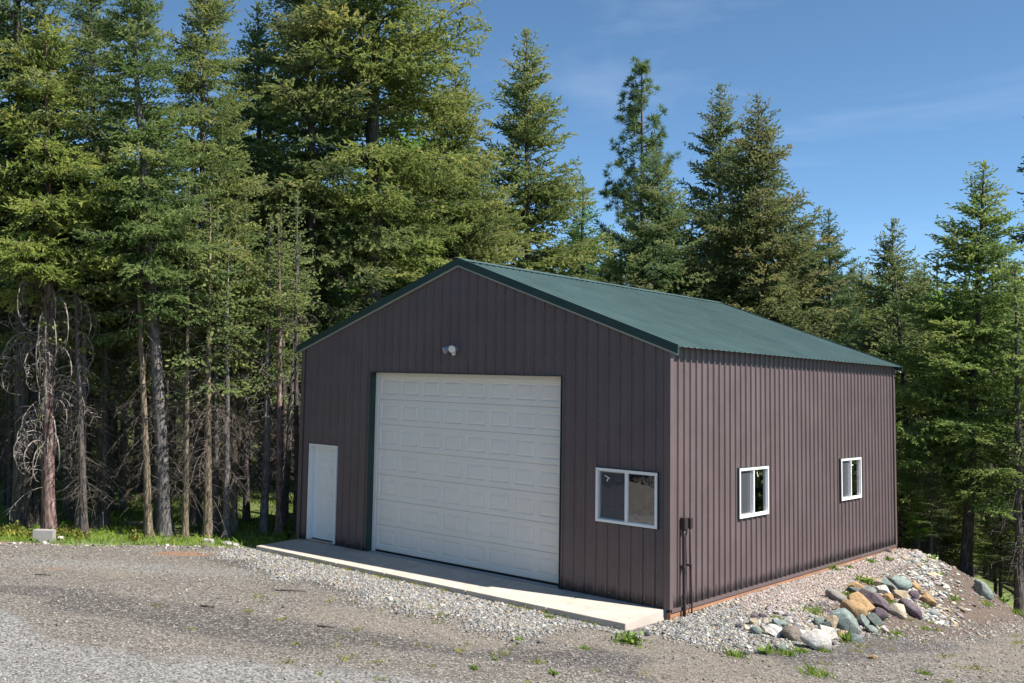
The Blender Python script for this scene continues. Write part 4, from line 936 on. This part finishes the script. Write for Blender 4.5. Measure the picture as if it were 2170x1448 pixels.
T4 = [(130,880,265,190,'white','large rounded white boulder at the front of the rock border',0,.1),(232,800,215,140,'white','white boulder with dark specks touching the large white boulder',1,.3),
 (430,690,300,215,'teal','biggest pale teal slab below the two ochre boulders',2,.55),(490,575,235,190,'orange','ochre boulder with a white end, left of the pair',3,.55),
 (575,520,240,185,'orange','rough golden boulder, right of the ochre pair',4,.5),(705,478,265,165,'purple','large purple slab beside the golden boulder',5,.6),
 (350,440,205,110,'grey','flat grey slab at the upper left of the rock pile',6,.35),(515,395,155,90,'dteal','dark teal rock above the golden boulder',7,.15),
 (528,335,172,70,'orange','flat ochre rock above the dark teal one',8,.1),(610,265,145,62,'tan','flat tan rock at the top of the pile',9,.1),(720,302,125,90,'tan','tan rock with white face beside the leafy weed',10,.3),
 (842,332,175,110,'teal','light teal slab in the upper middle of the pile',11,.45),(972,325,205,125,'teal','blocky grey-teal boulder at the top right of the pile',12,.1),
 (790,385,135,110,'white','pinkish white rock in the middle of the pile',13,.3),(655,380,165,70,'teal','half-buried teal rock behind the large purple slab',2,.2),
 (952,430,190,105,'tan','angular tan boulder under the grey-teal boulder',1,.15),(1085,435,112,92,'purple','small dark purple rock right of the angular tan boulder',3,.1),
 (838,460,105,92,'orange','brown rock between the purple slab and the angular tan boulder',5,.2),(1075,562,225,140,'purple','long purple-grey boulder at the lower right of the pile',6,.5),
 (925,582,155,140,'cream','cream boulder with a hollow face, left of the long purple one',7,.1),(752,612,122,125,'purple','dark purple rock at the foot of the large purple slab',9,.6),
 (1232,478,150,120,'orange','long ochre rock at the right end of the pile',10,.7),(1210,412,130,85,'tan','grey-tan rock just above the long ochre rock',11,.5),(1115,350,92,80,'orange','small rusty rock at the right top of the pile',12,.2),
 (585,682,122,118,'teal','squat teal rock under the ochre pair',13,.2),(712,682,150,130,'dteal','dark grey-teal rock right of the squat teal one',4,.5),(672,762,112,85,'teal','small grey-teal wedge at the foot of the pile',0,.5),
 (682,692,80,55,'tan','small pinkish stone lodged between teal rocks',8,.1),(507,842,130,105,'teal','light striped teal rock at the bottom of the pile',6,.5),(382,800,98,58,'orange','small orange rock above the broad-leaved weed',2,.1),
 (285,700,92,185,'tan','upright tan-white slab left of the biggest teal slab',7,.5),(165,690,118,92,'teal','grey-teal rock left of the upright tan slab',9,.1),(242,722,78,105,'dteal','blue-grey rock leaning on the upright tan slab',11,.4),
 (1780,372,165,165,'teal','lone light teal boulder on the crest near the trees',12,.75),(1745,300,110,60,'grey','grey rock just behind the lone teal boulder',3,.4),(700,1032,100,46,'orange','single flat orange stone lying on the driveway',8,.15)]
for k, (x, y, w_, h_, c, lab, mi, tl) in enumerate(T4):
    u, v = z4(x, y); add_rock(u, v, 1.12*w_/4.617, 1.15*h_/4.617, c, lab, mi, tl, sink=0.34 if 'lone' in lab or 'behind the lone' in lab else 0.14)
T3 = [(1150,860,252,150,'white','white speckled boulder at the left of the white row',4,.1),(1390,905,245,190,'taupe','smooth taupe boulder between two white ones',0,.65),(1500,882,130,90,'white','small white rock wedged behind the taupe boulder',5,.3),
 (1000,660,112,66,'purple','small dark purple stone at the upper left of the border',6,.3),(910,680,102,66,'purple','mauve rounded stone beside the small dark purple one',0,.1),(1222,635,162,62,'white','flat white slab lying alone in the gravel',8,.35),
 (890,740,142,105,'tan','beige lumpy rock at the left end of the border',1,.1),(1035,730,122,78,'cream','cream and brown rock behind the white speckled boulder',2,.1),(1200,750,192,84,'teal','flat pale teal slab behind the white speckled boulder',9,.3),
 (815,825,102,80,'cream','small cream rock at the far left of the border',10,.1),(915,852,132,112,'teal','teal rock in front of the beige lumpy one',12,.2),(710,790,82,66,'black','black rock at the leftmost end of the border',3,.1),
 (998,815,62,85,'tan','narrow brown stone next to the white speckled boulder',7,.5),(1240,1050,112,112,'teal','pale green-grey rock half buried among weeds',11,.2),(830,1040,92,46,'white','small white stone at the gravel edge',13,.1),
 (815,1110,82,56,'dteal','small dark teal stone in the grass at the gravel edge',5,.1),(1880,1000,84,46,'purple','small purple stone right of the large white boulder',6,.2),(450,0,10,10,'grey','',0,0)]
for k, (x, y, w_, h_, c, lab, mi, tl) in enumerate(T3[:-1]):
    u, v = z3(x, y); add_rock(u, v, 1.05*w_/5.71, 1.1*h_/5.71, c, lab, mi, tl)
add_rock(1371, 1344, 13, 13, 'dteal', 'round blue-grey cobble beside the apron corner', 0, 0)
add_rock(1895, 1155, 22, 9, 'grey', 'flat grey stone at the rear corner of the garage', 2, 0.1)
add_rock(1883, 1168, 14, 12, 'purple', 'purple stone at the rear end of the skirt board', 5, 0.4)
add_rock(130, 1142, 16, 9, 'white', 'pale stone right of the concrete block', 3, 0.1)

# ------------------------------------------------------------------ loose stones (uncountable)
def stones(name, P, size, pal, seed, flat=0.6, lift=0.25):
    rng = np.random.default_rng(seed); n = len(P)
    U = np.array([(1, 0, 0), (0, 1, 0), (-1, 0, 0), (0, -1, 0), (0, 0, 1), (0, 0, -1)], float)
    V_ = np.repeat(U[None], n, 0)*(1+rng.normal(0, 0.18, (n, 6, 1)))+rng.normal(0, 0.13, (n, 6, 3))
    sx_ = size*rng.lognormal(0, 0.35, n); V_ *= np.stack([sx_, sx_*rng.uniform(0.6, 1, n), sx_*flat*rng.uniform(0.6, 1.1, n)], 1)[:, None]
    a = rng.uniform(0, 6.28, n); b = rng.normal(0, 0.35, n); ca, sa, cb, sb = np.cos(a), np.sin(a), np.cos(b), np.sin(b)
    x, y, z = V_[..., 0], V_[..., 1], V_[..., 2]; x, z = x*cb[:, None]+z*sb[:, None], -x*sb[:, None]+z*cb[:, None]
    x, y = x*ca[:, None]-y*sa[:, None], x*sa[:, None]+y*ca[:, None]
    V_ = np.stack([x, y, z], -1)+P[:, None]; V_[..., 2] += (sx_*lift*flat)[:, None]
    T = np.array([(0, 1, 4), (1, 2, 4), (2, 3, 4), (3, 0, 4), (1, 0, 5), (2, 1, 5), (3, 2, 5), (0, 3, 5)]); F = (np.arange(n)[:, None, None]*6+T).reshape(-1, 3)
    pal = np.array(pal); C = pal[rng.integers(0, len(pal), n)]*rng.uniform(0.5, 1.05, (n, 1))
    o = link(name, np_mesh(name, V_.reshape(-1, 3), tris=F, attrs={'c': np.repeat(np.clip(C, 0, 0.85), 6, 0)}), MAT['stone']); return o
def scatter(n, x0, x1, y0, y1, ok, rng):
    x = rng.uniform(x0, x1, n); y = rng.uniform(y0, y1, n); m = ok(x, y); x, y = x[m], y[m]; return np.stack([x, y, gz_np(x, y)], 1)
r1 = np.random.default_rng(51)
PAL_S = [(.32, .31, .29), (.22, .23, .235), (.38, .355, .31), (.13, .13, .13), (.36, .28, .19), (.26, .275, .28), (.18, .165, .15), (.44, .42, .39)]
PAL_M = [(.38, .30, .265), (.45, .38, .335), (.25, .20, .19), (.52, .46, .40), (.33, .29, .27), (.42, .33, .24), (.29, .27, .26), (.34, .25, .23)]
PAL_Y = [(.26, .235, .21), (.31, .29, .265), (.20, .18, .17), (.40, .38, .35), (.26, .23, .20), (.14, .13, .12), (.34, .29, .24)]
edge_n = lambda x: 0.22*np.sin(x*2.1)+0.15*np.sin(x*5.3+1)
P1 = scatter(90000, -9.6, 0.3, -3.7, -1.30, lambda x, y: (y > -2.25-0.09*np.clip(x+9, 0, 7)+edge_n(x)+r1.normal(0, 0.3, len(x))) & ((x < -0.9+r1.normal(0, .2, len(x))) | (y > -1.6)) & (x > -9.3+r1.normal(0, .3, len(x))), r1)
o = stones('apron_gravel', P1, 0.021, PAL_S, 1); tag(o, 'mixed grey and tan crushed gravel along the concrete apron', 'gravel', kind='stuff')
def okm(x, y):
    lim = np.where(y < 3.2, 2.05+0.2*np.sin(y*2)+0.25*np.clip(y, -2, 0), np.where(y < 8, 1.05+0.15*np.sin(y*3), 0.75))
    return (x < lim+r1.normal(0, 0.12, len(x))) & (x > 0.035) & (y > -0.95-0.25*x+r1.normal(0, .1, len(x)))
P2 = scatter(80000, 0.03, 2.6, -1.6, 12.2, okm, r1)
g_ = P2[:, 1]+r1.normal(0, 0.5, len(P2)) < 1.9
o = stones('mound_gravel', P2[g_], 0.022, PAL_S, 2); tag(o, 'grey and tan pea gravel banked round the garage corner', 'gravel', kind='stuff')
o = stones('mound_gravel', P2[~g_], 0.021, PAL_M, 3); tag(o, 'pinkish brown gravel banked along the side wall', 'gravel', kind='stuff')
P3 = scatter(52000, -13.5, 6.5, -10.5, 9.0, lambda x, y: (yard_edge(x, y) < 0.0) & ((y < -1.32) | ((x > 2.0) & (y < 8.5))) & (r1.random(len(x)) < 1.0), r1)
o = stones('yard_stones', P3, 0.0135, PAL_Y, 4, 0.7); tag(o, 'small loose stones strewn over the gravel yard', 'gravel', kind='stuff')
P4 = scatter(3000, 0.35, 2.5, 6.8, 12.3, lambda x, y: np.abs(x-(0.45+(12.3-y)*0.30)) < 0.35+r1.normal(0, 0.25, len(x)), r1)
o = stones('scree_stones', P4, 0.060, [(.50, .52, .48), (.42, .40, .36), (.58, .55, .48), (.50, .38, .26), (.30, .33, .32), (.34, .28, .28)], 5, 0.45); tag(o, 'pale flat stones spilling down the rear of the mound', 'stones', kind='stuff')
P5 = scatter(5200, 0.5, 3.4, 2.6, 12.4, lambda x, y: r1.random(len(x)) < 0.55, r1)
o = stones('slope_stones', P5, 0.026, PAL_M+PAL_S, 6, 0.5); tag(o, 'loose chips on the brown soil slope below the rocks', 'stones', kind='stuff')
P7 = scatter(1500, 0.7, 2.4, 0.2, 8.5, lambda x, y: np.abs(x-1.5-0.12*np.sin(y*2)) < np.abs(r1.normal(0, 0.32, len(x))), r1)
o = stones('rubble_stones', P7, 0.055, [(.30, .36, .33), (.42, .33, .22), (.20, .16, .19), (.36, .34, .31), (.50, .46, .40), (.16, .18, .18)], 9, 0.6); tag(o, 'fist-sized rubble packed between the border rocks', 'stones', kind='stuff')
P6 = scatter(5000, -14.5, -9, -7.0, 0.2, lambda x, y: np.abs(yard_edge(x, y)+0.02) < r1.exponential(0.12, len(x)), r1)
o = stones('yard_edge_stones', P6, 0.034, PAL_Y+[(.55, .53, .5), (.6, .58, .55)], 7, 0.6); tag(o, 'pale stones lining the edge of the yard by the grass', 'stones', kind='stuff')

# ------------------------------------------------------------------ grass, weeds, shrubs
def blade_mesh(name, P, hgt, wid, seed, lean=0.35, vmean=0.5):
    rng = np.random.default_rng(seed); n = len(P); a = rng.uniform(0, 6.28, n); h = hgt*rng.lognormal(0, 0.3, n); w = wid*rng.uniform(0.7, 1.3, n)
    S = np.stack([np.cos(a), np.sin(a), 0*a], 1); Ld = np.stack([rng.normal(0, lean, n), rng.normal(0, lean, n), np.ones(n)], 1)
    V_ = np.empty((n, 4, 3)); V_[:, 0] = P-S*w[:, None]; V_[:, 1] = P+S*w[:, None]; m = P+Ld*(h*0.55)[:, None]; V_[:, 2] = m+S*(w*0.7)[:, None]; 
    V_[:, 3] = P+Ld*h[:, None]*np.array([1.5, 1.5, 1]); F = (np.arange(n)[:, None, None]*4+np.array([(0, 1, 2), (0, 2, 3)])).reshape(-1, 3)
    v = np.clip(np.repeat(rng.normal(vmean, 0.2, n)[:, None], 4, 1)+np.array([-0.1, -0.1, 0.05, 0.15]), 0, 1)
    return np_mesh(name, V_.reshape(-1, 3), tris=F, attrs={'v': v.ravel()})
r2 = np.random.default_rng(77)
def ok_g(x, y):
    e = yard_edge(x, y); d = np.hypot(x-CAM[0], y-CAM[1]); return (e > 0.02+r2.exponential(0.07, len(x))) & (d < 40) & (x < -9.4)
PG = scatter(130000, -30, -9.3, -9, 16, ok_g, r2); PG = PG[r2.random(len(PG)) < np.clip(30/np.hypot(PG[:, 0]-CAM[0], PG[:, 1]-CAM[1])-0.45, 0.1, 1)]
keep = (np.sin(PG[:, 0]*1.1+PG[:, 1]*0.6)+np.sin(PG[:, 1]*1.7-PG[:, 0]*0.5)+r2.normal(0, 0.7, len(PG))) > -0.9; PG = PG[keep]
o = link('forest_grass', blade_mesh('forest_grass', PG, 0.095, 0.011, 8), MAT['grass']); tag(o, 'bright green grass under the trees left of the garage', 'grass', kind='stuff')

PE = []
for k in range(150):      # moss and dry wisps along the apron edge, on the mound and in the drive
    t_ = r2.random()
    if t_ < 0.4: cx_, cy_ = r2.uniform(-8.6, -0.3), -1.33-abs(r2.normal(0, 0.03))
    elif t_ < 0.75: cx_, cy_ = r2.uniform(0.8, 4.6), r2.uniform(-1.5, 7.5)
    else: cx_, cy_ = r2.uniform(-6.0, 2.0), r2.uniform(-7.0, -2.6)
    n_ = int(r2.integers(6, 26)); PE.append(np.stack([cx_+r2.normal(0, 0.05, n_), cy_+r2.normal(0, 0.03 if t_ < 0.4 else 0.06, n_), np.zeros(n_)], 1))
PE = np.concatenate(PE); PE = PE[~((PE[:, 1] > -1.315) & (PE[:, 0] < 0.05))]; PE[:, 2] = gz_np(PE[:, 0], PE[:, 1])
o = link('dry_wisps', blade_mesh('dry_wisps', PE, 0.045, 0.005, 12, 0.6, 0.62), MAT['grass']); o.color = (1.0, 0.8, 0.7, 1); tag(o, 'sparse moss and dry grass wisps on the gravel', 'grass', kind='stuff')
def leafy(name, u, v, kind, size, label, cat='weed', group='weeds on the gravel', tint=(1, 1, 1), seed=0):
    q, d = ground_hit(u, v); rng = np.random.default_rng(900+seed); s = size
    if kind == 'tuft':
        n = 90; P = np.stack([rng.normal(0, 0.32*s, n), rng.normal(0, 0.22*s, n), np.zeros(n)-0.01], 1); me = blade_mesh(name, P, 0.34*s, 0.006, 31+seed, 0.3); m = 'grass'
    else:
        n = {'rosette': 22, 'clump': 110, 'shrub': 160}[kind]; a = rng.uniform(0, 6.28, n); el = rng.uniform(0.25, 1.2, n)
        D = np.stack([np.cos(a)*np.cos(el), np.sin(a)*np.cos(el), np.sin(el)], 1)
        if kind == 'rosette': P = D*0.02*s; Ln = s*rng.uniform(0.35, 0.65, n); Wd = Ln*0.13
        else:
            P = np.stack([rng.normal(0, 0.36*s, n), rng.normal(0, 0.30*s, n), np.abs(rng.normal(0, 0.22*s, n))], 1); Ln = s*rng.uniform(0.16, 0.34, n); Wd = Ln*0.30
        P = np.concatenate([P, np.zeros((n, 3))]); D = np.concatenate([D, P[:n]+1e-4]); Ln = np.concatenate([Ln, np.linalg.norm(P[:n], axis=1)+0.004]); Wd = np.concatenate([Wd, np.full(n, 0.004)])
        V_, Q_ = blades(P, D, Ln, Wd, 1, rng); vv = np.repeat(np.clip(rng.normal(0.5, 0.22, 2*n), 0, 1), 4); me = np_mesh(name, V_, quads=Q_, attrs={'v': vv}); m = 'shrub' if kind == 'shrub' else 'weed'
    o = link(name, me, MAT[m]); o.location = (q[0], q[1], gz(q[0], q[1])); o.color = (*tint, 1); tag(o, label, cat, group); return o
WD = [(1335, 1364, 'clump', .30, 'dense green weed clump in front of the apron corner'), (966, 1243, 'clump', .16, 'dark green weed at the front edge of the apron below the door'), (1026, 1256, 'clump', .14, 'small green weed right of the darker one on the apron edge'),
      (1108, 1272, 'rosette', .17, 'spiky pale weed on the apron edge below the door corner'), (1134, 1280, 'rosette', .15, 'pale weed second from the spiky one on the apron edge'), (1165, 1311, 'clump', .12, 'little weed in the gravel before the apron'),
      (1190, 1292, 'tuft', .20, 'thin grass tuft poking over the apron edge'), (1240, 1375, 'tuft', .13, 'yellowish grass tuft on the tan dirt'), (1172, 1430, 'rosette', .20, 'leafy weed near the bottom edge of the photo'), (1100, 1358, 'tuft', .12, 'short grass tuft left of the tan dirt'),
      (1006, 1420, 'clump', .10, 'small weed at lower middle of the yard'), (1050, 1400, 'rosette', .10, 'tiny yellow-green weed in the yard'), (1560, 1392, 'tuft', .26, 'grass tuft at the left foot of the white boulders'), (1625, 1387, 'rosette', .34, 'long-leaved weed in front of the taupe boulder'),
      (1665, 1388, 'tuft', .24, 'grass tuft beside the long-leaved weed'), (1700, 1382, 'tuft', .18, 'low grass before the large white boulder'), (1745, 1382, 'tuft', .16, 'thin grass right of the large white boulder'), (1795, 1362, 'rosette', .36, 'broad-leaved weed at the foot of the biggest teal slab'),
      (1722, 1300, 'tuft', .32, 'long grass between the upright slab and gravel'), (1645, 1312, 'tuft', .16, 'grass tuft beside the flat white slab'), (1836, 1238, 'clump', .26, 'leafy green weed under the flat tan rock'), (1790, 1262, 'tuft', .20, 'grass growing over the flat grey slab'),
      (1878, 1280, 'tuft', .26, 'grass beside the purple slab'), (1764, 1208, 'clump', .20, 'green weed patch on the gravel near the side wall'), (1798, 1204, 'clump', .11, 'small weed right of the green patch by the side wall'), (1845, 1193, 'clump', .16, 'round weed higher on the mound'),
      (1884, 1190, 'rosette', .26, 'spiky weed near the rear corner of the garage'), (1912, 1160, 'rosette', .24, 'green weed behind the rear corner stone'), (1938, 1165, 'rosette', .30, 'broad green weed right of the rear corner'), (1976, 1186, 'clump', .18, 'weed on the crest of the mound'),
      (1960, 1192, 'rosette', .18, 'pale weed just below the crest'), (1990, 1220, 'tuft', .22, 'grass on the slope above the scree'), (1918, 1232, 'rosette', .12, 'sprig growing on the blocky teal boulder'), (2018, 1272, 'tuft', .24, 'grass tuft right of the long ochre rock'),
      (2090, 1283, 'tuft', .26, 'grass on the lower slope near the lone teal boulder'), (2128, 1278, 'rosette', .34, 'silvery weed on the crest right of the lone teal boulder'), (1898, 1347, 'tuft', .22, 'grass tuft at the foot of the soil slope'), (1955, 1286, 'tuft', .20, 'grass between the ochre rock and the long purple one'),
      (1858, 1332, 'tuft', .18, 'grass beside the small grey-teal wedge'), (1735, 1432, 'tuft', .30, 'grass clump in the driveway at the bottom'), (1965, 1335, 'tuft', .16, 'grass specks at the edge of the driveway'), (1960, 1430, 'tuft', .16, 'low grass in the middle of the driveway'),
      (860, 1196+18, 'tuft', .10, 'moss-like weeds on the apron edge left of the door'), (2150, 1300, 'tuft', .26, 'grass at the right edge below the trees')]
for k, (u, v, kd, sz, lab) in enumerate(WD): leafy('weed' if kd != 'tuft' else 'grass_tuft', u, v, kd, sz, lab, 'weed' if kd != 'tuft' else 'grass', seed=k)
SH = [(8, 1135, .30, 'yellow-green shrub at the left edge of the yard'), (30, 1132, .34, 'yellow-green shrub below the big dark trunk'), (52, 1140, .28, 'yellow-tipped shrub left of the concrete block'), (122, 1138, .26, 'pale green shrub just right of the concrete block'),
      (150, 1136, .30, 'yellow-green shrub under the dark leaning trunk'), (172, 1141, .24, 'small yellow shrub at the edge of the grass'), (285, 1146, .22, 'small pale shrub on the yard edge below the sunny grass')]
for k, (u, v, sz, lab) in enumerate(SH): leafy('ground_shrub', u, v, 'shrub', sz*1.2, lab, 'shrub', 'low shrubs along the yard edge', seed=200+k)

# ------------------------------------------------------------------ small things at the yard edge
def place_on(u, v): q, d = ground_hit(u, v); return q, d
q, d = place_on(93, 1147); cb_ = MB(); a, b_, c = 0.235, 0.11, 0.25
import bmesh
cb_.box(-a, a, -b_, b_, -0.03, c); o = cb_.build('concrete_block', MAT['block'], None, bevel=0.008); 
o.location = (q[0], q[1], gz(q[0], q[1])); o.rotation_euler = (0, 0, YAW-0.08); tag(o, 'grey concrete block at the yard edge before the pinkish trunk', 'block')
def chunk(u, v, w_, dp_, h_, rz, label, seed):
    q, d = place_on(u, v); me = ROCKM[seed].copy(); P = np.array([v_.co[:] for v_ in me.vertices]); P = np.sign(P)*np.abs(P)**0.35; P[:, 0] *= 1-0.18*P[:, 2]
    for v_, c_ in zip(me.vertices, P): v_.co = c_
    me.materials.clear(); me.materials.append(MAT['block']); o = bpy.data.objects.new('concrete_piece', me); COL.objects.link(o); me.transform(Matrix.Diagonal((w_/2, dp_/2, h_/2, 1)))
    o.location = (q[0], q[1], gz(q[0], q[1])+h_*0.3); o.rotation_euler = (0.08, 0.1, rz); tag(o, label, 'concrete piece', 'concrete pieces at the yard edge'); return o
chunk(441, 1150, 0.26, 0.18, 0.10, YAW, 'broken pale concrete piece on the grass edge', 3)
chunk(490, 1155, 0.45, 0.2, 0.06, YAW-0.3, 'flat concrete piece lying left of the apron', 6)
q, d = place_on(612, 1143); pot = MB(); pot.tube([(0, 0, 0), (0, 0, 0.1), (0, 0, 0.11), (0, 0, 0.125)], [0.04, 0.05, 0.056, 0.056], 14); o = pot.build('plant_pot', MAT['plastic_black'], None); o.location = (q[0], q[1], gz(q[0], q[1])); tag(o, 'small black pot in the grass at the corner of the apron', 'pot')
# stump with a splintered top
q, d = place_on(206, 1124); rs = np.random.default_rng(4); st = MB(); n = 12
for zz, rr in ((-0.1, 0.22), (0.02, 0.19), (0.2, 0.15), (0.38, 0.14)): st.v += [(rr*math.cos(6.283*k/n)*(1+rs.normal(0, .08)), rr*math.sin(6.283*k/n)*(1+rs.normal(0, .08)), zz+(rs.uniform(-.18, .22) if zz > .3 else 0)) for k in range(n)]
st.f += [(i_*n+k, i_*n+(k+1) % n, (i_+1)*n+(k+1) % n, (i_+1)*n+k) for i_ in range(3) for k in range(n)]; st.v.append((0, 0, 0.25)); st.f += [(3*n+k, 3*n+(k+1) % n, 4*n) for k in range(n)]
o = st.build('tree_stump', MAT['bark_dark'], None); o.location = (q[0], q[1], gz(q[0], q[1])); tag(o, 'broken dark stump with splintered top beside a dark trunk', 'stump')
qa, _ = place_on(265, 1113); qb, _ = place_on(350, 1124); lg = MB(); lg.tube([Vector(qa)+Vector((0, 0, .05)), (Vector(qa)+Vector(qb))/2+Vector((0, 0, .09)), Vector(qb)+Vector((0, 0, .05))], [0.05, 0.06, 0.06], 8)
o = lg.build('fallen_log', MAT['bark_tan'], None, smooth=True); tag(o, 'thin fallen log on the sunny grass between trunks', 'log')
# sticks on the yard
for k, (u, v, ln, an, lab) in enumerate(((615, 1254, 0.55, 0.75, 'thin brown stick lying on the yard before the apron'), (690, 1330, 0.30, 0.5, 'short dark stick in the middle of the yard'), (440, 1287, 0.25, 0.6, 'short stick on the dark gravel at left'), (90, 1220, 0.30, 0.7, 'stick on the tan dirt at far left'))):
    q, d = place_on(u, v); h = Vector((math.cos(an), math.sin(an), 0))*ln/2; z = gz(q[0], q[1])+0.015; c = Vector((q[0], q[1], z))
    o = MB().tube([c-h, c+Vector((0.01, -0.02, 0.01)), c+h], [0.014, 0.016, 0.008], 6).build('stick', MAT['dead_dark'], None); tag(o, lab, 'stick', 'sticks on the yard')
